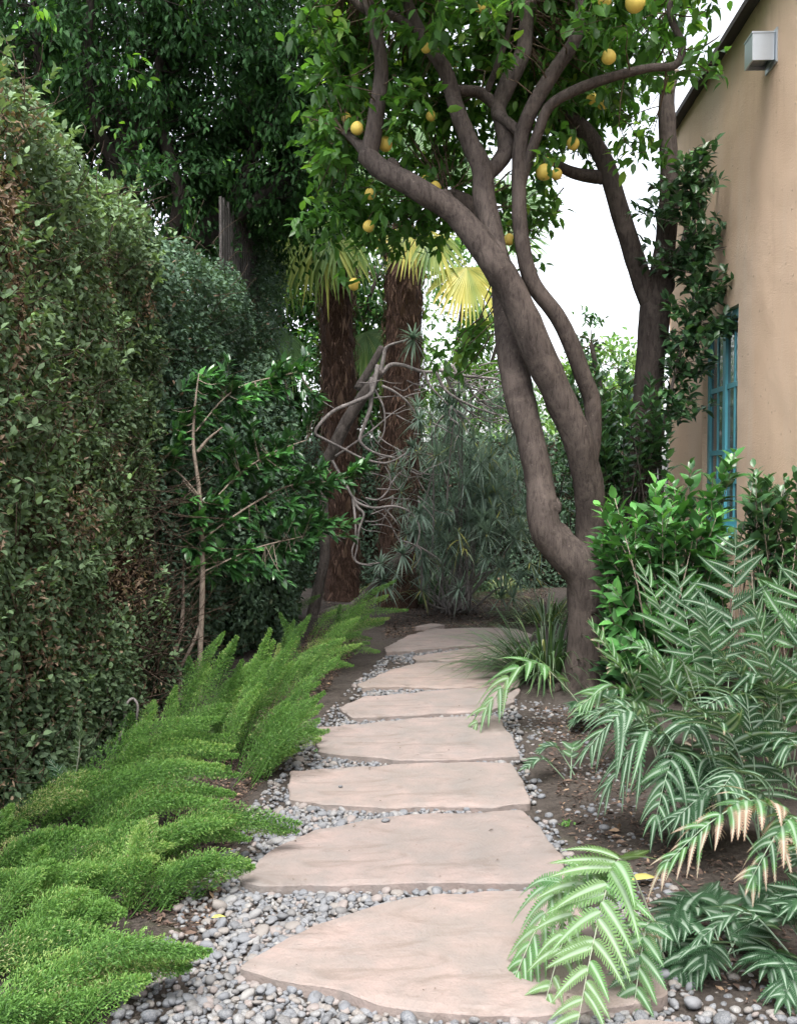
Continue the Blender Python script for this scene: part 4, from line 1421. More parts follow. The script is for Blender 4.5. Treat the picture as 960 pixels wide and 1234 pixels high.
def build_shrubs():
    # bright glossy shrub in front of the second tree
    b = P(800, 845, 6.75)
    b[2] = float(gz(b[0], b[1]))
    sh = lambda x, y: ((x - 795) / 88) ** 2 + ((y - 690) / 130) ** 2 < 1
    tips = tips_in(705, 885, 560, 800, 6.3, 7.2, 78, sh) + [P(x, y, 6.5) for x, y in ((830, 560), (885, 545), (858, 575), (812, 590), (790, 585), (845, 600), (870, 620), (740, 600), (722, 610), (765, 640), (735, 650), (875, 560))]
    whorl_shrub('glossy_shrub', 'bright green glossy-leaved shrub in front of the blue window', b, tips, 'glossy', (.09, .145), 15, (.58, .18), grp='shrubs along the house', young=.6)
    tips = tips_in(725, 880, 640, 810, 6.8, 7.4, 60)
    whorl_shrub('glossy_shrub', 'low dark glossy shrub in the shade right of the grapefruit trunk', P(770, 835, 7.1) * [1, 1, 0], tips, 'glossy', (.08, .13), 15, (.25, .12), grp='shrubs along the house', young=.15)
    # dark upright one against the wall
    b = P(935, 800, 6.1) * [1, 1, 0]
    tips = tips_in(903, 985, 570, 740, 5.9, 6.35, 46) + [P(907, 565, 6.1), P(925, 578, 6.1), P(950, 590, 6.1), P(938, 620, 6.1), P(958, 575, 6.1)]
    whorl_shrub('glossy_shrub', 'dark leafy shrub against the tan wall, above the tall ferns', b, tips, 'camellia', (.075, .12), 13, (.4, .15), grp='shrubs along the house', young=.5)
    # tall camellia up the wall
    Y = 8.0
    b = P(800, 820, Y) * [1, 1, 0]
    pts = [(838, 185), (850, 180), (830, 210), (815, 200), (845, 225), (870, 215), (838, 245), (820, 262), (850, 262), (872, 275), (842, 290), (862, 300), (825, 300), (838, 320), (880, 335), (855, 335), (812, 318), (795, 305), (780, 312), (768, 252), (785, 248), (840, 350), (865, 360), (885, 395), (850, 380), (830, 365), (872, 385), (895, 388), (842, 400), (825, 395), (812, 410), (800, 360), (838, 425), (860, 410), (820, 440), (805, 425), (845, 445), (828, 465), (812, 480), (838, 490), (800, 470), (850, 300), (900, 290), (820, 235), (805, 225), (832, 275)]
    tips = [P(x, y, Y + rng.uniform(-.25, .25)) for x, y in pts]
    tips += [P(x + rng.normal(0, 10), y + rng.normal(0, 10), Y + rng.uniform(-.2, .3)) for x, y in pts for _ in range(2)]
    st = catmull(bez([(800, 830, Y), (797, 600, Y), (795, 540, Y), (815, 440, Y), (838, 330, Y), (830, 180, Y)]), 12)

    def ex(g, f):
        tube(g, st[::6], [.022, .016, .012, .006], 8, 4, .05)
    t = thing('camellia_shrub', b, 'tall thin camellia climbing between forked tree and tan wall', 'shrub', 'shrubs along the house')
    g, f = Geo(), Geo()
    ex(g, f)
    for tip in tips:
        j = np.linalg.norm(st - tip, axis=1) + np.where(st[:, 2] > tip[2] - .05, .4, 0)
        a = st[j.argmin()]
        tube(g, [a, (a + tip) / 2 + rng.normal(size=3) * .03, tip], [.003, .0025, .0015], 4, 4)
        n = 15
        ax = nrm(tip - a + [0, 0, .15])
        pos = tip - ax * (rng.random(n) ** 1.3 * .22)[:, None] + rng.normal(size=(n, 3)) * .01
        l = rng.uniform(.07, .11, n)
        scatter(f, LEAF, pos, rdir(n) + ax * .7, rdir(n) * .4 + [0, -.3, .9], l, l * .58, np.clip(rng.normal(.45, .22, n), 0, 1))
    g.build('stems', M['greydark'], t)
    f.build('foliage', M['camellia'], t)
    # dark camellia mass between trunks, mid height
    tips = tips_in(672, 815, 440, 600, 7.55, 8.1, 70, lambda x, y: abs(x - 745) < 75 - (y - 440) * .1)
    whorl_shrub('camellia_shrub', 'dark camellia crossing in front of the forked trunk, at mid height', P(742, 815, 7.75) * [1, 1, 0], tips, 'camellia', (.07, .11), 17, (.4, .2), cat='shrub', grp='shrubs along the house', young=.2, stem=.005, bark='darkbark')

    # young tree in front of the left hedge
    Y = 6.6
    base = gpt(240, 852)
    t = thing('young_tree', base, 'young tree with thin pale stem and glossy leaf sprays against the hedge', 'tree')
    g, f = Geo(), Geo()

    def st2(pl, ws):
        return tube(g, bez(pl), [px_r(w, q[2]) for w, q in zip(ws, pl)], 8, 7, .08, 7)[0]
    c = [st2([(240, 862, Y), (241, 800, Y), (244, 690, Y), (241, 600, Y), (233, 535, Y), (236, 480, Y), (240, 450, Y)], [10, 8, 8, 6.5, 5, 3, 1.5]),
         st2([(216, 862, Y), (216, 810, Y), (212, 785, Y), (218, 760, Y), (221, 720, Y), (220, 690, Y)], [9, 8, 7, 7, 5, 3]), st2([(217, 805, Y), (228, 785, Y), (236, 768, Y), (243, 745, Y)], [5, 5, 5, 4]),
         st2([(238, 545, Y), (250, 530, Y), (268, 515, Y)], [5, 4, 2]), st2([(240, 600, Y), (228, 588, Y), (220, 578, Y)], [4, 3, 2]), st2([(244, 650, Y), (300, 610, Y + .4), (350, 585, Y + .9), (395, 580, Y + 1.2), (440, 570, Y + 1.5)], [3, 3, 2.5, 2, 1.2]),
         st2([(243, 690, Y), (310, 660, Y + .4), (370, 645, Y + .9), (390, 635, Y + 1)], [2.5, 2.2, 2, 1.5]), st2([(242, 620, Y), (290, 570, Y + .3), (330, 545, Y + .6), (370, 530, Y + .8)], [2.6, 2.2, 2, 1.5]), st2([(236, 520, Y), (270, 480, Y + .2), (300, 462, Y + .5), (360, 448, Y + .7)], [2.6, 2.4, 2, 1.2]), st2([(242, 600, Y), (215, 570, Y - .1), (190, 556, Y - .15)], [4, 3, 2])]
    allc = np.concatenate(c[3:] + [c[0][20:]])
    spots = [(440, 566, 1.5), (425, 572, 1.4), (405, 576, 1.3), (395, 582, 1.2), (375, 570, 1), (392, 632, 1), (372, 622, .9), (355, 612, .8), (385, 615, 1), (340, 560, .6), (355, 545, .7), (315, 552, .5), (295, 560, .3), (275, 545, .2), (285, 575, .3), (305, 535, .5), (330, 530, .6), (195, 552, -.15), (208, 562, -.1), (185, 565, -.1), (220, 610, 0), (215, 545, -.1), (160, 580, -.1), (270, 460, .2), (255, 452, .1), (285, 470, .3), (310, 470, .5), (340, 455, .6), (360, 442, .7), (300, 500, .4), (260, 500, .1), (300, 660, .3), (275, 640, .2), (285, 680, .3), (250, 650, 0), (235, 640, -.05), (320, 690, .5), (370, 660, .9), (310, 620, .5), (335, 640, .7), (265, 610, .1), (350, 490, .7), (375, 500, .8), (230, 500, 0), (255, 690, .1), (345, 670, .8), (325, 585, .6), (362, 585, .9)]
    for x, y, dY in spots + [(x + rng.normal(0, 14), y + rng.normal(0, 12), d + rng.normal(0, .08)) for x, y, d in spots for _ in range(4)]:
        tip = P(x, y, Y + dY)
        a = allc[np.linalg.norm(allc - tip, axis=1).argmin()]
        tube(g, [a, (a + tip) / 2 + [0, 0, -.02], tip], [.003, .0025, .0015], 4, 3)
        n = 15
        ax = nrm(tip - a + [.1, -.05, .05])
        pos = tip - ax * (np.arange(n) / n * .16)[:, None]
        l = rng.uniform(.07, .115, n)
        scatter(f, LEAF, pos, rdir(n) * .8 + ax, rdir(n) * .35 + [0, -.2, .9], l, l * .45, np.clip(rng.normal(.32, .15, n) + rng.choice([0, 0, .08, .34], 1), 0, 1))
    g.build('stems', M['palebark'], t)
    f.build('foliage', M['glossy'], t)

    # rounded dark shrub at the far end of the hedge
    t = thing('dark_shrub', np.array([-1.15, 9.6, 0]), 'rounded dark small-leaved shrub bulging from the far end of the hedge', 'shrub')
    f, g = Geo(), Geo()
    n = 30000
    d = rdir(n)
    d[:, 2] = np.abs(d[:, 2]) * rng.choice([1, -1], n)
    c = np.array([-1.3, 9.35, 1.15])
    r = np.array([.42, 1.35, 1.55])
    sc = .72 + .28 * rng.random(n) ** .5 + (fbm(d * 2, 1.7, 44, 3) - .5) * .5
    pos = c + d * r * sc[:, None]
    k = pos[:, 2] > .05
    pos, d = pos[k], d[k]
    n = len(pos)
    l = rng.uniform(.04, .065, n)
    scatter(f, LEAF, pos, rdir(n) + d * .4 + [0, 0, -.3], rdir(n) * .6 + d * .6 + [0, 0, .7], l, l * .55, np.clip(rng.normal(.5, .18, n), 0, .86))
    for _ in range(40):
        e = c + rdir(1)[0] * r * .85
        e[2] = max(.2, e[2])
        tube(g, [np.array([-1.2 + rng.normal(0, .05), 9.6 + rng.normal(0, .3), 0]), (c + e) / 2 + rng.normal(size=3) * .1, e], [.014, .01, .004], 5, 5)
    g.build('stems', M['darkbark'], t)
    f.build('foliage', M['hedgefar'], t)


build_shrubs()


# ------------------------------------------------------------------ foxtail ferns
def plume(parent, b, mid, tip, R, tint, n=1500, dry=0.):
    c = catmull([b, mid, tip], 14)
    # quadratic-like smoothness is enough; stem
    g = Geo()
    seg = np.linspace(0, 1, len(c))
    t = rng.random(n) ** .85 * .93 + .07
    x = np.stack([np.interp(t, seg, c[:, k]) for k in range(3)], -1)
    tan = nrm(np.stack([np.interp(t, seg, np.gradient(c[:, k])) for k in range(3)], -1))
    a1 = nrm(np.cross(tan, [.21, .33, .92]))
    a2 = np.cross(tan, a1)
    # branchlets: group needles in tufts spiralling round the stem
    nt = 150
    tf = (t * nt).astype(int)
    a = tf * 2.39996 + rng.normal(0, .5, n)
    rad = a1 * np.cos(a)[:, None] + a2 * np.sin(a)[:, None]
    prof = np.clip(np.minimum((t - .02) * 5, (1.03 - t) * 1.9), .08, 1) ** .8
    lump = .8 + .4 * vnoise(xyz(tf * .37, parent.location.x * 3 + b[0] * 5), 1.0, 9)
    rr = R * prof * lump
    s = rng.random(n) ** .7
    pos = x + (rad + tan * .5) * (rr * s)[:, None]
    d = rad * .75 + tan * .75 + rdir(n) * .8
    L = rng.uniform(.0065, .012, n)
    tt = np.clip(tint + rng.normal(0, .08, n) + .6 * (s - .6) + .16 * (t - .5), 0, .93)  # inner needles darkened, plume self-shadow put into the tint; paler outward
    if dry:
        tt = np.where(rng.random(n) < dry, rng.uniform(.93, 1, n), tt)
    V0 = pos
    sd = nrm(np.cross(d, rdir(n))) * .0014
    e = pos + nrm(d) * L[:, None]
    V = np.stack([V0 - sd * .5, V0 + sd * .5, e + sd, e - sd], 1).reshape(-1, 3)
    i = np.arange(n)[:, None] * 4
    g.add(V, i + np.arange(4)[None], None, np.repeat(tt, 4))
    cc, _ = tube(g, [c[0], c[len(c) // 2], c[-1]], [.0028, .002, .001], 5, 8, tint=.6)
    g.build('plume', M['fox'], parent)


FOX = [
    ('foxtail fern in the bottom left corner, its longest plume lying right on the pebbles', 2100, [((10, 1232), (246, 1150)), ((40, 1240), (228, 1166)), ((0, 1200), (166, 1165)), ((-30, 1260), (120, 1190)), ((-10, 1180), (110, 1140)), ((60, 1250), (190, 1200)), ((-40, 1200), (60, 1150)), ((-60, 1290), (60, 1210)), ((20, 1260), (140, 1215))]),
    ('foxtail fern with rounded pale green plume heads at the left edge', 2000, [((20, 1160), (100, 1075)), ((-10, 1140), (60, 1065)), ((50, 1150), (112, 1098)), ((-30, 1130), (20, 1050)), ((10, 1120), (75, 1045)), ((-20, 1090), (30, 1015)), ((70, 1140), (150, 1100)), ((40, 1110), (120, 1050)), ((-20, 1060), (12, 985))]),
    ('wide foxtail fern in the middle of the left bed with a seeding straw-tipped plume', 1900, [((150, 1095), (186, 985), .35), ((190, 1100), (261, 1030)), ((150, 1060), (290, 1015)), ((200, 1080), (300, 1040)), ((100, 1080), (200, 1000)), ((120, 1040), (250, 965)), ((160, 1050), (346, 1003)), ((140, 1100), (225, 1070)), ((60, 1110), (130, 1050)), ((90, 1095), (150, 1060)), ((110, 1110), (180, 1040)), ((180, 1050), (285, 985))]),
    ('foxtail fern whose long plumes run along the foot of the near hedge', 2100, [((10, 1010), (166, 945)), ((65, 1003), (281, 900)), ((90, 1022), (283, 958)), ((40, 1020), (200, 935)), ((80, 1010), (240, 915)), ((0, 1030), (110, 965)), ((100, 1030), (230, 965)), ((120, 1000), (270, 925)), ((30, 1065), (95, 1000)), ((65, 1078), (135, 1012)), ((0, 1085), (50, 1005)), ((95, 1065), (165, 1015)), ((20, 1090), (80, 1030))]),
    ('foxtail fern with two upright plumes beside the dry curled vine', 1500, [((171, 930), (186, 845)), ((198, 925), (213, 848)), ((201, 935), (274, 855)), ((190, 935), (235, 880)), ((215, 930), (265, 895)), ((160, 935), (168, 880))]),
    ('tallest foxtail fern, plumes rising in front of the pale young tree stem', 1500, [((226, 918), (251, 800)), ((221, 918), (286, 768)), ((250, 915), (300, 800)), ((240, 922), (290, 830)), ((260, 925), (321, 830)), ((265, 918), (310, 790))]),
    ('foxtail fern spreading to the left end of the rectangular flagstone', 1300, [((281, 918), (330, 772)), ((291, 938), (346, 845)), ((301, 950), (384, 868)), ((321, 938), (371, 838)), ((301, 905), (361, 798)), ((310, 930), (388, 850)), ((290, 910), (340, 805)), ((330, 920), (386, 905)), ((305, 940), (350, 890)), ((320, 900), (378, 815))]),
    ('foxtail fern below the rounded dark shrub', 1100, [((326, 830), (371, 748)), ((351, 838), (417, 800)), ((371, 820), (432, 745)), ((340, 840), (395, 775)), ((330, 850), (380, 790)), ((360, 830), (415, 770)), ((340, 820), (350, 755))]),
    ('farthest foxtail fern, its plumes pointing at the last flagstones', 1000, [((381, 800), (467, 718)), ((391, 798), (462, 750)), ((375, 795), (440, 728)), ((385, 790), (450, 735)), ((370, 790), (405, 735)), ((395, 802), (445, 775))]),
]
for lab, nn_, prs in FOX:
    bb = np.array([gpt(*p[0]) for p in prs])
    base = bb.mean(0)
    base[2] = float(gz(base[0], base[1]))
    t = thing('foxtail_fern', base, lab, 'foxtail fern', 'foxtail ferns along the hedge')
    for p in prs:
        for rep in range(3):
            jb, jt = (0, 0) if rep == 0 else (rng.normal(0, 14), rng.normal(0, 9)), (0, 0) if rep == 0 else (rng.normal(0, 15), rng.normal(0, 13))
            if rep == 0:
                jb, jt = (0, 0), (0, 0)
            b = gpt(p[0][0] + jb[0], p[0][1] + jb[1])
            sc_ = b[1] / F
            tip = P(p[1][0] + jt[0], p[1][1] + jt[1], b[1] + rng.uniform(.02, .3))
            tip[2] = max(tip[2], .08)
            h = np.linalg.norm(tip - b)
            run = np.linalg.norm((tip - b)[:2]) / h
            mid = b * .52 + tip * .48 + np.array([0, 0, (.06 + .13 * run) * h])
            plume(t, b, mid, tip, rng.uniform(.040, .054) * (1.15 if rep == 0 else .95), .56 + rng.normal(0, .13) - .07 * rep, int(1.45 * nn_ * max(.6, h / .5)), p[2] if len(p) > 2 and rep == 0 else (rng.choice([.12, .5, .9]) if rng.random() < .1 else .015))


# ------------------------------------------------------------------ silver ferns
def frond(parent, b, mid, tip, W, pairs, tint, f0=.35, droop=.35, dry=0., roll=0., pw=.027, nl=18, name='frond', up=(0, 0, 1)):
    c = catmull([b, mid, tip], 16)
    seg = np.linspace(0, 1, len(c))
    g = Geo()
    tube(g, [c[0], c[8], c[16], c[24], c[-1]], [.0035, .003, .0026, .002, .001], 5, 4, tint=min(1, tint + .22), )
    t = f0 + (1 - f0) * np.linspace(0, .96, pairs) ** .92
    T = np.concatenate([t, t + .008, [.985]])
    side = np.concatenate([np.ones(pairs), -np.ones(pairs), [0]])
    T = np.clip(T + rng.normal(0, .011, len(T)), 0, .99)
    x = np.stack([np.interp(T, seg, c[:, k]) for k in range(3)], -1)
    tan = nrm(np.stack([np.interp(T, seg, np.gradient(c[:, k])) for k in range(3)], -1))
    sv = nrm(np.cross(tan, np.asarray(up, float)[None]))
    nv = np.cross(sv, tan)
    sv = nrm(sv + nv * roll)
    nv = np.cross(sv, tan)
    k = (T - f0) / (1 - f0)
    ln = W * rng.uniform(.85, 1.12) * np.clip(np.where(k < .25, .82 + .72 * k, 1.08 - 1.0 * (k - .25) ** 1.2), .2, 1.1) * rng.uniform(.88, 1.1, len(T))
    ln[-1] = W * .42
    ang = np.where(side == 0, 0, 1.22 - .3 * k + rng.normal(0, .08, len(T)))
    d = nrm(tan * np.cos(ang)[:, None] + sv * (np.sin(ang) * side)[:, None] + nv * .22 + rng.normal(0, .13, (len(T), 3)))
    # pinna surfaces
    pv = nrm(np.cross(d, nv))
    nn = np.cross(pv, d)
    m = len(T)
    s = np.linspace(0, 1, nl + 1)
    dn = np.array([0, 0, -1.])
    dr = 1.05 * droop * rng.uniform(.4, 1.6, m)
    sick = rng.uniform(.02, .32, m)

    def cen(q):  # q (nl,) -> (m, nl, 3)
        return x[:, None] + d[:, None] * (ln[:, None] * q[None] * (1 - .15 * dr[:, None] * q[None]))[..., None] + (tan * sick[:, None])[:, None] * (ln[:, None] * q[None] ** 2)[..., None] + dn * (dr[:, None] * ln[:, None] * .6 * q[None] ** 2)[..., None]
    prof = np.clip(np.minimum(.55 + s * 3, 1) * (1 - s ** 2.2) + .04, .04, 1)
    hw = pw * np.clip(ln / W, .5, 1.1)[:, None] * prof[None]
    C = cen(s)
    dryv = np.zeros((m, nl + 1))
    base_t = np.clip(tint + rng.normal(0, .09) + rng.normal(0, .05, m), 0, .7)
    if dry:
        dv = np.clip(dry * rng.uniform(.5, 1.6, m), 0, 1)
        dryv = np.clip((s[None] - (1 - dv[:, None])) * 3, 0, 1)
    tt = base_t[:, None] * (1 - dryv) + dryv * rng.uniform(.86, .97, (m, 1))
    for sg in (1, -1):
        wv = pv[:, None] * sg
        e = C + wv * (hw * .38)[..., None] + nn[:, None] * (hw * .16)[..., None]
        V = np.stack([C, e], 2).reshape(m, -1, 3)  # central band
        i = np.arange(nl)[:, None] * 2
        q = np.concatenate([i, i + 1, i + 3, i + 2], 1)
        off = np.arange(m)[:, None, None] * (2 * (nl + 1))
        g.add(V.reshape(-1, 3), (q[None] + off).reshape(-1, 4), None, np.repeat(tt, 2, 1).reshape(-1), np.tile([0, .35], m * (nl + 1)))
        # lobes
        A = e[:, :-1]
        B = A + (e[:, 1:] - A) * .82
        step = (C[:, 1:] - C[:, :-1])
        hm = (hw[:, :-1] + hw[:, 1:]) * .5 * rng.uniform(.85, 1.12, (m, nl))
        tipA = (A + B) / 2 + step * .75 + wv * (hm * .72)[..., None] + nn[:, None] * (hm * .02)[..., None]
        tipB = tipA + step * .3 - wv * (hm * .1)[..., None]
        V = np.stack([A, B, tipB, tipA], 2).reshape(-1, 3)
        i = np.arange(m * nl)[:, None] * 4
        g.add(V, i + np.arange(4)[None], None, np.repeat(tt[:, 1:].reshape(-1), 4), np.tile([.35, .35, 1, 1], m * nl))
    return g.build(name, M['fern'], parent)


def arch(b, tip, lift=.5):
    h = np.linalg.norm(tip - b)
    return b * .45 + tip * .55 + np.array([0, 0, lift * h])


def fern(base, fronds, label, fill=0, L=.55, W=.15, tint=.4, dead=1, az=(0, 6.283)):
    t = thing('silver_fern', base, label, 'fern', 'silver striped ferns')
    for fr in fronds:
        px, py, dY = fr[:3]
        o = dict(fr[3]) if len(fr) > 3 else {}
        if 'pairs' in o:
            o['pairs'] = max(6, int(o['pairs'] * .95))
        tip = P(px, py, base[1] + dY)
        b = base + rng.normal(size=3) * [.03, .03, 0]
        lift = o.pop('lift', .35)
        mp = o.pop('mid', None)
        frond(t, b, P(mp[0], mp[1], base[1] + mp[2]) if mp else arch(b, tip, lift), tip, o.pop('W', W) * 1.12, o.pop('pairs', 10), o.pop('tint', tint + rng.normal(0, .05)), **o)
    for _ in range(fill):
        a = rng.uniform(*az)
        el = rng.uniform(.35, 1.25)
        l = L * rng.uniform(.7, 1.1)
        b = base + rng.normal(size=3) * [.04, .04, 0]
        tip = b + np.array([math.cos(a) * math.cos(el), math.sin(a) * math.cos(el), math.sin(el)]) * l
        mid = arch(b, tip, .22)
        tip[2] = max(tip[2] - .15 * l, .06)
        frond(t, b, mid, tip, W * rng.uniform(1., 1.3), 7, tint + rng.normal(0, .08), droop=rng.uniform(.4, 1.0), roll=rng.normal(0, .25), dry=.12 if rng.random() < .4 else 0)
    for _ in range(dead if W > .13 else 0):
        a = rng.uniform(0, 6.283)
        b = base.copy()
        tip = b + np.array([math.cos(a) * .25, math.sin(a) * .25, .1])
        frond(t, b, arch(b, tip, .4), tip, .08, 7, .9, droop=1.0, dry=1.0, pw=.012, name='dead_frond')
    return t


def build_ferns():
    # foreground bright one arching over the nearest stone
    b = gpt(800, 1160)
    t = fern(b, [(690, 1262, -.42, dict(W=.15, pairs=14, tint=.62, f0=.42, mid=(745, 1035, -.12), droop=.25, pw=.026)),
                 (650, 1230, -.3, dict(W=.12, pairs=12, tint=.6, f0=.4, mid=(720, 1050, -.05), droop=.5, pw=.025)), (612, 1195, -.15, dict(W=.13, pairs=13, tint=.62, f0=.42, mid=(700, 1045, .0), droop=.9, pw=.024)),
                 (726, 1052, .05, dict(W=.12, pairs=7, tint=.62, f0=.55, lift=.2, droop=.4)),
                 (760, 1240, -.3, dict(W=.11, pairs=9, tint=.55, f0=.45, lift=.6, droop=.35)),
                 (660, 1110, .1, dict(W=.10, pairs=9, tint=.6, f0=.45, lift=.5, droop=.6)),
                 (845, 1120, .0, dict(W=.11, pairs=9, tint=.35, f0=.4, lift=.4, droop=.6))], 'bright green silver-striped fern arching over the nearest wedge-shaped flagstone', 0, dead=1)
    # low dark fern right of it
    b = gpt(880, 1150)
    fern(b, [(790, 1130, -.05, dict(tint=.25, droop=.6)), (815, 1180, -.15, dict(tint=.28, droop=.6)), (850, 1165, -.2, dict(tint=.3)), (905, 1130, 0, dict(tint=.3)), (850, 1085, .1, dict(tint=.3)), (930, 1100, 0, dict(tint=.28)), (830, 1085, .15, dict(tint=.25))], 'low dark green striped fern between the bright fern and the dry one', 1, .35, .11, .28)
    b = gpt(985, 1190)
    fern(b, [(925, 1160, -.05, dict(tint=.3, droop=.7)), (945, 1200, -.15, dict(tint=.3, droop=.7)), (950, 1090, 0, dict(tint=.35)), (905, 1110, .1, dict(tint=.3)), (985, 1075, 0, dict(tint=.3))], 'striped fern cut off by the bottom right edge', 1, .4, .12, .3)
    # half-dry fern
    b = gpt(1015, 1105)
    fern(b, [(800, 1042, -.3, dict(W=.17, pairs=19, tint=.5, dry=.55, mid=(915, 965, -.22), droop=1.0, f0=.15, pw=.026)), (905, 1058, -.35, dict(W=.14, pairs=14, tint=.5, dry=.5, mid=(960, 985, -.25), droop=1.0, f0=.2, pw=.024)), (960, 1040, -.15, dict(dry=.35, W=.12, droop=.7)), (935, 1000, .1, dict(dry=.2, droop=.6))], 'half dried fern frond with tan tips hanging low at the right', 0, .4, .12, .35, 1)
    # central big fern mass
    b = gpt(835, 1010)
    fern(b, [(705, 905, -.1, dict(W=.2, pairs=11, lift=.5, droop=.9, f0=.4)), (735, 945, -.2, dict(W=.2, pairs=10, lift=.6, droop=1.0, f0=.4)), (790, 985, -.3, dict(W=.18, lift=.7, droop=.9)), (715, 860, .1, dict(W=.19, lift=.35, droop=.6, tint=.55)), (830, 880, -.2, dict(W=.2, lift=.4, droop=.8)), (870, 930, -.25, dict(W=.18, droop=.8)), (760, 880, 0, dict(W=.2, droop=.7)), (900, 975, -.2, dict(W=.17, tint=.25)), (820, 1000, -.3, dict(W=.15, droop=.8, lift=.8, tint=.3))],
         'large silver-striped fern drooping over bare soil at centre right', 2, .6, .17, .38, 4)
    # bright yellowish fern with brown tips near the tree
    b = gpt(800, 930)
    fern(b, [(712, 755, .1, dict(W=.15, pairs=13, tint=.66, lift=.1, droop=.3, dry=.3, f0=.25)), (735, 800, 0, dict(W=.2, tint=.66, lift=.25, droop=.5, dry=.25)), (700, 850, -.1, dict(W=.18, tint=.64, lift=.4, droop=.6)), (860, 810, .1, dict(W=.18, tint=.6, lift=.3)), (790, 800, .1, dict(W=.2, tint=.62, lift=.2)), (880, 850, -.1, dict(W=.18, tint=.58, lift=.4, droop=.6))], 'light green fern with browned tips beside the grapefruit trunk', 1, .6, .17, .6, 1)
    # tall ferns at right
    b = gpt(868, 950)
    fern(b, [(775, 690, .4, dict(W=.22, pairs=9, tint=.55, lift=.05, droop=.25, f0=.45)), (815, 690, .3, dict(W=.24, pairs=9, lift=.05, droop=.3, f0=.45)), (886, 655, .2, dict(W=.26, pairs=10, lift=.02, droop=.35, f0=.4)), (940, 700, .1, dict(W=.25, pairs=10, lift=.08, droop=.4, f0=.4)), (760, 770, .1, dict(W=.22, lift=.15, droop=.5)), (850, 740, .1, dict(W=.24, lift=.1, droop=.45))], 'tallest silver fern, fronds rising in front of the glossy shrub', 1, .85, .2, .42, 3, (1.5, 4.7))
    b = gpt(945, 970)
    fern(b, [(905, 720, .1, dict(W=.24, lift=.05, droop=.4)), (965, 690, .2, dict(W=.25, lift=.02, droop=.4)), (870, 790, -.1, dict(W=.22, lift=.15, droop=.6)), (1000, 760, 0, dict(W=.22)), (930, 830, -.25, dict(W=.22, lift=.25, droop=.7, dry=.2)), (850, 850, -.3, dict(W=.22, lift=.3, droop=.7, dry=.2)), (980, 860, -.3, dict(W=.2, dry=.2))], 'silver fern at the right edge with pale drooping fronds, against the wall', 3, .8, .2, .4, 1)
    b = gpt(925, 1040)
    fern(b, [(845, 860, -.1, dict(W=.2, dry=.22, lift=.2, droop=.6)), (900, 850, -.1, dict(W=.22, dry=.25, lift=.12, droop=.55)), (960, 900, -.2, dict(W=.2, dry=.2, droop=.6)), (870, 950, -.3, dict(W=.18, tint=.3, droop=.7)), (815, 985, -.1, dict(W=.17, tint=.25, droop=.7)), (940, 860, 0, dict(W=.22, dry=.2, lift=.1))], 'silver fern with many browned frond tips, just above the half dried one', 2, .55, .17, .38, 1)
    # small ones
    b = gpt(712, 872)
    fern(b, [(560, 890, -.25, dict(W=.23, pairs=12, tint=.62, mid=(640, 798, -.08), pw=.04, droop=.75, f0=.3)), (690, 850, .0, dict(W=.1, tint=.4))], 'small fern whose single bright frond reaches over the long split flagstone', 0, .25, .1, .35, 1)
    b = gpt(745, 880)
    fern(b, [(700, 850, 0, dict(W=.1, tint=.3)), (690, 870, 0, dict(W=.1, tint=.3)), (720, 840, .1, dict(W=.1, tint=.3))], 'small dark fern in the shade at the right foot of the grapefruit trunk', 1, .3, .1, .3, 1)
    b = gpt(690, 935)
    fern(b, [(633, 925, -.1, dict(W=.08, pairs=7, tint=.4, lift=.3)), (650, 905, 0, dict(W=.07, pairs=7, tint=.4)), (690, 900, .1, dict(W=.07, pairs=7, tint=.4))], 'smallest fern, alone on the pebbly soil right of the rectangular flagstone', 0, .16, .07, .4, 1)
    # upright yellow-green fern near the hedge
    b = gpt(78, 985)
    t = thing('sword_fern', b, 'thin yellow green fern fronds standing upright before the near hedge', 'fern')
    for px, py, dY, k in ((95, 866, 0, .72), (58, 915, .1, .66), (112, 935, -.05, .7), (78, 930, 0, .7)):
        tip = P(px, py, b[1] + dY)
        frond(t, b + [rng.normal(0, .03), 0, 0], arch(b, tip, .05) + [.03, 0, 0], tip, .06, 24, k, f0=.12, droop=.25, pw=.013, nl=5)


build_ferns()


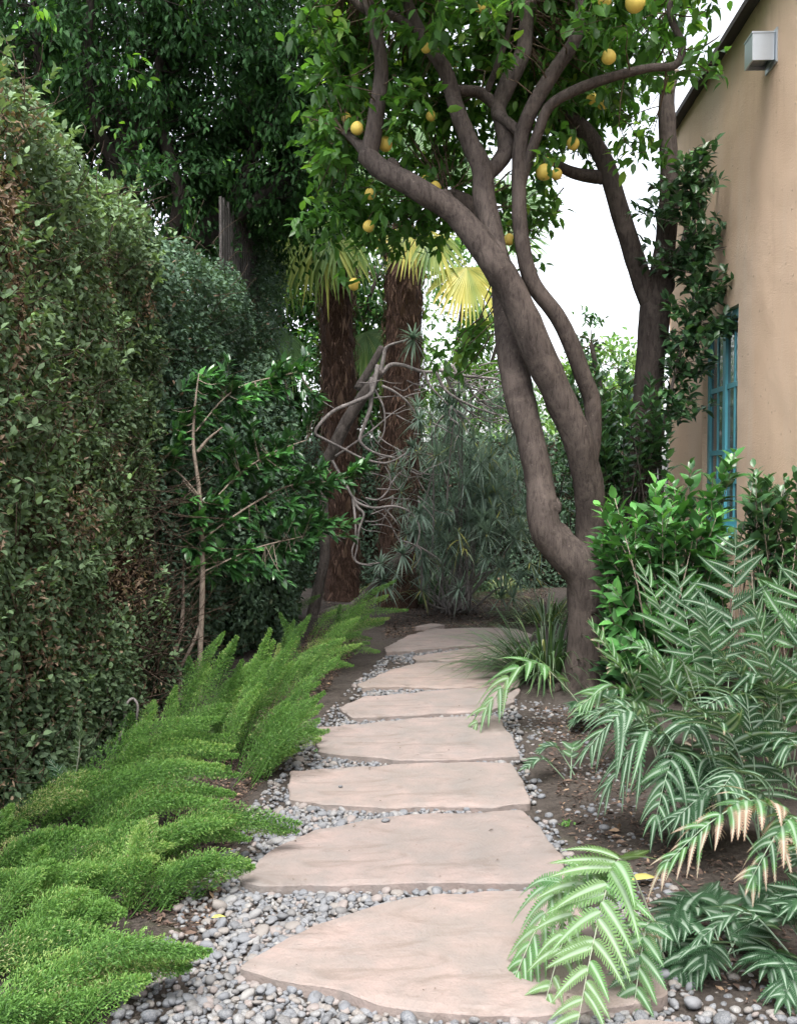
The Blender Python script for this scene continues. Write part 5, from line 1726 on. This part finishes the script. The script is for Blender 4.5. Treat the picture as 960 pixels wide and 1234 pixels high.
# ------------------------------------------------------------------ house
def build_house():
    WX0 = 2.2
    ang = math.atan(VPX)
    o = thing('stucco_house', (WX0 + VPX * 7, 7, 0), 'tan stucco house wall with dark roof edge and blue window, on the right', 'house')
    wd = nrm(np.array([VPX, 1, 0]))
    wn = np.array([-wd[1], wd[0], 0])  # outward, toward the path

    def W(y, out, z):
        return np.array([WX0 + VPX * y, y, z]) + wn * out
    H = 4.93
    y0, y1, wy0, wy1, wz0, wz1 = .5, 10.05, 7.66, 8.72, 1.12, 2.86

    def box(g, ya, yb, oa, ob, za, zb):
        v = np.array([W(y, q, z) for z in (za, zb) for y, q in ((ya, oa), (yb, oa), (yb, ob), (ya, ob))])
        g.add(v, [(3, 2, 1, 0), (4, 5, 6, 7), (0, 1, 5, 4), (1, 2, 6, 5), (2, 3, 7, 6), (3, 0, 4, 7)])
    # wall front as one gridded sheet with slightly uneven surface and a rounded opening
    g = Geo()
    ys = np.unique(np.concatenate([np.arange(y0, y1 + .001, .05), [wy0, wy1, y1]]))
    zs = np.unique(np.concatenate([np.arange(-.1, H, .05), [wz0, wz1, H]]))
    Yg, Zg = np.meshgrid(ys, zs)
    pos = np.array([WX0, 0, 0]) + np.stack([VPX * Yg, Yg, Zg], -1)
    un = (fbm(pos, 1.4, 12, 3) - .5) * .035 + (fbm(pos, 9, 13, 2) - .5) * .008
    pos = pos + wn * un[..., None]
    nz, ny = Yg.shape
    i = np.arange(nz - 1)[:, None] * ny
    j = np.arange(ny - 1)[None]
    q = np.stack([i + j, i + j + 1, i + ny + j + 1, i + ny + j], -1)
    cy = (ys[:-1] + ys[1:]) / 2
    cz = (zs[:-1] + zs[1:]) / 2
    hole = (cz[:, None] > wz0) & (cz[:, None] < wz1) & (cy[None] > wy0) & (cy[None] < wy1)
    g.add(pos.reshape(-1, 3), q[~hole][:, ::-1])
    # reveal
    D = .17
    for loop in (([(wy0, z) for z in zs if wz0 <= z <= wz1]), ([(wy1, z) for z in zs if wz0 <= z <= wz1]), ([(y, wz0) for y in ys if wy0 <= y <= wy1]), ([(y, wz1) for y in ys if wy0 <= y <= wy1])):
        k = len(loop)
        A = np.array([pos[np.abs(zs - z).argmin(), np.abs(ys - y).argmin()] for y, z in loop])
        B = np.array([W(y, -D - .02, z) for y, z in loop])
        a = np.arange(k - 1)
        g.add(np.concatenate([A, B]), np.stack([a, a + 1, k + a + 1, k + a], -1))
    # end wall and back
    for (ya, xa, yb, xb) in ((y1, 0, y1, -5.), (y0, 0, y0, -5.), (y0, -5., y1, -5.)):
        v = np.array([W(ya, xa, -.1), W(yb, xb, -.1), W(yb, xb, H), W(ya, xa, H)])
        g.add(v, [(0, 1, 2, 3)])
    g.build('wall', M['stucco'], o)
    # roof slab with small overhang, sloping up away from the garden
    r = Geo()
    v = np.array([W(y, q, z) for y, s in ((y0 - .1, 0), (y1 + .12, 0)) for q, z in ((.10, H - .03), (.10, H + .015), (-5.2, H + 1.25), (-5.2, H + 1.15))])
    r.add(v, [(0, 1, 5, 4), (1, 2, 6, 5), (2, 3, 7, 6), (3, 0, 4, 7), (0, 3, 2, 1), (4, 5, 6, 7)])
    r.build('roof', M['roof'], o, smooth=False)
    # window
    w = Geo()
    oa, ob = -.10, -.045
    fw = .075
    box(w, wy0, wy0 + fw, oa, ob, wz0, wz1)
    box(w, wy1 - fw, wy1, oa, ob, wz0, wz1)
    box(w, wy0 + fw, wy1 - fw, oa, ob, wz0, wz0 + fw)
    box(w, wy0 + fw, wy1 - fw, oa, ob, wz1 - fw, wz1)
    box(w, (wy0 + wy1) / 2 - .04, (wy0 + wy1) / 2 + .04, oa + .003, ob + .004, wz0 + fw, wz1 - fw)
    win = w.build('window', M['teal'], o, smooth=False)
    bars = Geo()
    mid = (wy0 + wy1) / 2
    for z in (1.50, 1.72 + .02, 2.27):
        for ya, yb in ((wy0 + fw, mid - .04), (mid + .04, wy1 - fw)):
            box(bars, ya, yb, oa + .012, ob - .006, z - .02, z + .02)
    for ym in ((wy0 + fw + mid - .04) / 2, (wy1 - fw + mid + .04) / 2):
        box(bars, ym - .014, ym + .014, oa + .016, ob - .009, wz0 + fw, wz1 - fw)
    bars.build('glazing_bars', M['teal'], win, smooth=False)
    p = Geo()
    p.add(np.array([W(wy0 + .02, -.062, wz0 + .02), W(wy1 - .02, -.062, wz0 + .02), W(wy1 - .02, -.062, wz1 - .02), W(wy0 + .02, -.062, wz1 - .02)]), [(3, 2, 1, 0)])
    p.build('pane', M['glass'], win, smooth=False)
    s = Geo()
    box(s, wy0 + .003, wy1 - .003, -.1, .055, wz0 - .06, wz0 + .012)
    s.build('sill', M['teal'], win, smooth=False)
    # box lamp on the wall
    yl = 6.9
    c = W(yl, 0, 4.42)
    t = thing('wall_lamp', c, 'square galvanised metal box lamp fixed high on the tan wall', 'lamp')
    b = Geo()

    def lb(g, ya, yb, oa, ob, za, zb, thick=0):
        box(g, ya, yb, oa, ob, za, zb)
    # hollow square housing open at bottom: four walls and a top
    z0, z1 = 4.345, 4.525
    for (ya, yb, oa_, ob_) in ((yl - .09, yl + .09, .155, .165), (yl - .09, yl + .09, .02, .03), (yl - .09, yl - .08, .03, .155), (yl + .08, yl + .09, .03, .155)):
        box(b, ya, yb, oa_, ob_, z0, z1)
    box(b, yl - .094, yl + .094, .016, .169, z1, z1 + .01)
    b.build('housing', M['metal'], t, smooth=False)
    k = Geo()
    box(k, yl - .12, yl + .12, -.012, .0152, 4.32, 4.55)
    k.build('mounting_plate', M['metal'], t, smooth=False)
    d = Geo()
    box(d, yl - .075, yl + .075, .035, .15, 4.37, 4.38)
    d.build('diffuser', M['glass'], t, smooth=False)


build_house()


# ------------------------------------------------------------------ small loose things
def build_small():
    # dry curled vine by the hedge
    g = Geo()
    Y = 5.35
    for pl, w in (([(148, 955), (140, 925), (138, 905), (146, 885), (150, 870), (152, 850), (160, 842), (166, 850), (165, 868)], 6), ([(148, 960), (155, 930), (150, 905), (160, 890), (165, 872)], 5), ([(118, 895), (116, 903), (124, 906), (132, 900)], 4), ([(135, 880), (130, 850), (128, 820), (122, 800)], 3.5)):
        tube(g, [P(x, y, Y + rng.normal(0, .02)) for x, y in pl], [px_r(w, Y), px_r(w * .6, Y)], 7, 6, .15)
    b = gpt(148, 955)
    tag(g.build('dry_vine', M['greybark'], None, tuple(b)), 'dry pale curled vine stem at the foot of the near hedge', 'vine')
    for k, (px, py, L, tn, lab) in enumerate(((255, 1110, .05, 1., 'yellow fallen leaf at the edge of the pebbles, left of nearest stone'), (760, 1066, .12, .75, 'olive fallen leaf on the soil above the bright fern'), (648, 902, .045, .3, 'small brown fallen leaf on the soil right of the long split flagstone'), (726, 801, .05, .1, 'dark fallen leaf on the flagstone under the strappy clump'))):
        p = gpt(px, py)
        p[2] += .03
        g = Geo()
        scatter(g, LEAF, p[None], np.array([[1, .3, .05]]), np.array([[0, 0, 1.]]), L, L * .5, tn)
        o = g.build('fallen_leaf', M['dryleaf'], None, tuple(p))
        tag(o, lab, 'leaf')
        so = o.modifiers.new('thick', 'SOLIDIFY')
        so.thickness = .0012
    # weeds
    for px, py, n, lab in ((683, 992, 26, 'tiny weed tuft on the soil right of the broad tan flagstone'), (500, 1213, 22, 'tiny weed at the lower edge of the nearest flagstone'), (385, 905, 20, 'weed tuft at the left end of the long split flagstone'), (488, 785, 40, 'weed patch at the left end of the farthest large flagstone'), (738, 1046, 10, 'single green seedling beside the bright fern'), (400, 1070, 24, 'weed in the gap between the two largest flagstones')):
        p = gpt(px, py)
        p[2] += .008
        g = Geo()
        a = rng.uniform(0, 6.28, n)
        pos = p + xyz(np.cos(a), np.sin(a), 0) * (rng.random(n) * .035)[:, None]
        scatter(g, LEAF, pos, rdir(n) + [0, 0, .7], rdir(n) * .5 + [0, 0, 1], rng.uniform(.012, .03, n), rng.uniform(.008, .015, n), rng.random(n))
        tag(g.build('weed', M['weed'], None, tuple(p)), lab, 'weed', 'small weeds along the path')


build_small()

# ------------------------------------------------------------------ light, sky, camera
to_sun = nrm(np.array([-.06, -.42, .88]))
w = bpy.data.worlds.new('World')
SC.world = w
w.use_nodes = True
nt = w.node_tree
bg = nt.nodes['Background']
sky = nt.nodes.new('ShaderNodeTexSky')
sky.sky_type = 'NISHITA'
sky.sun_disc = False
sky.sun_elevation = math.asin(to_sun[2])
sky.sun_rotation = math.atan2(to_sun[0], to_sun[1])
sky.air_density = 1.0
sky.dust_density = 4.0
hs = nt.nodes.new('ShaderNodeHueSaturation')
hs.inputs['Saturation'].default_value = .28
nt.links.new(sky.outputs[0], hs.inputs['Color'])
nt.links.new(hs.outputs[0], bg.inputs[0])
bg.inputs[1].default_value = .15

ld = bpy.data.lights.new('sun', 'SUN')
ld.energy = 1.5
ld.angle = math.radians(35)
ld.color = (1, .96, .9)
lo = bpy.data.objects.new('sun', ld)
COL.objects.link(lo)
lo.rotation_euler = Vector(to_sun).to_track_quat('Z', 'Y').to_euler()
lo.location = (-5, -5, 12)

cd = bpy.data.cameras.new('camera')
cam = bpy.data.objects.new('camera', cd)
COL.objects.link(cam)
cam.location = (0, 0, EYE)
cam.rotation_euler = (math.radians(90) - TH, 0, 0)
cd.sensor_fit = 'VERTICAL'
cd.sensor_height = 36
cd.lens = 36 * 1200 / 1234
cd.clip_end = 2000
SC.camera = cam

SC.view_settings.view_transform = 'Standard'
SC.view_settings.look = 'None'
SC.view_settings.gamma = 1
SC.view_settings.exposure = 2.0
SC.render.engine = 'CYCLES'
cy = SC.cycles
cy.use_denoising = True
cy.max_bounces = 8
cy.diffuse_bounces = 6
cy.glossy_bounces = 2
cy.transmission_bounces = 4
cy.transparent_max_bounces = 4
cy.use_adaptive_sampling = True
cy.adaptive_threshold = .02
cy.sample_clamp_indirect = 8
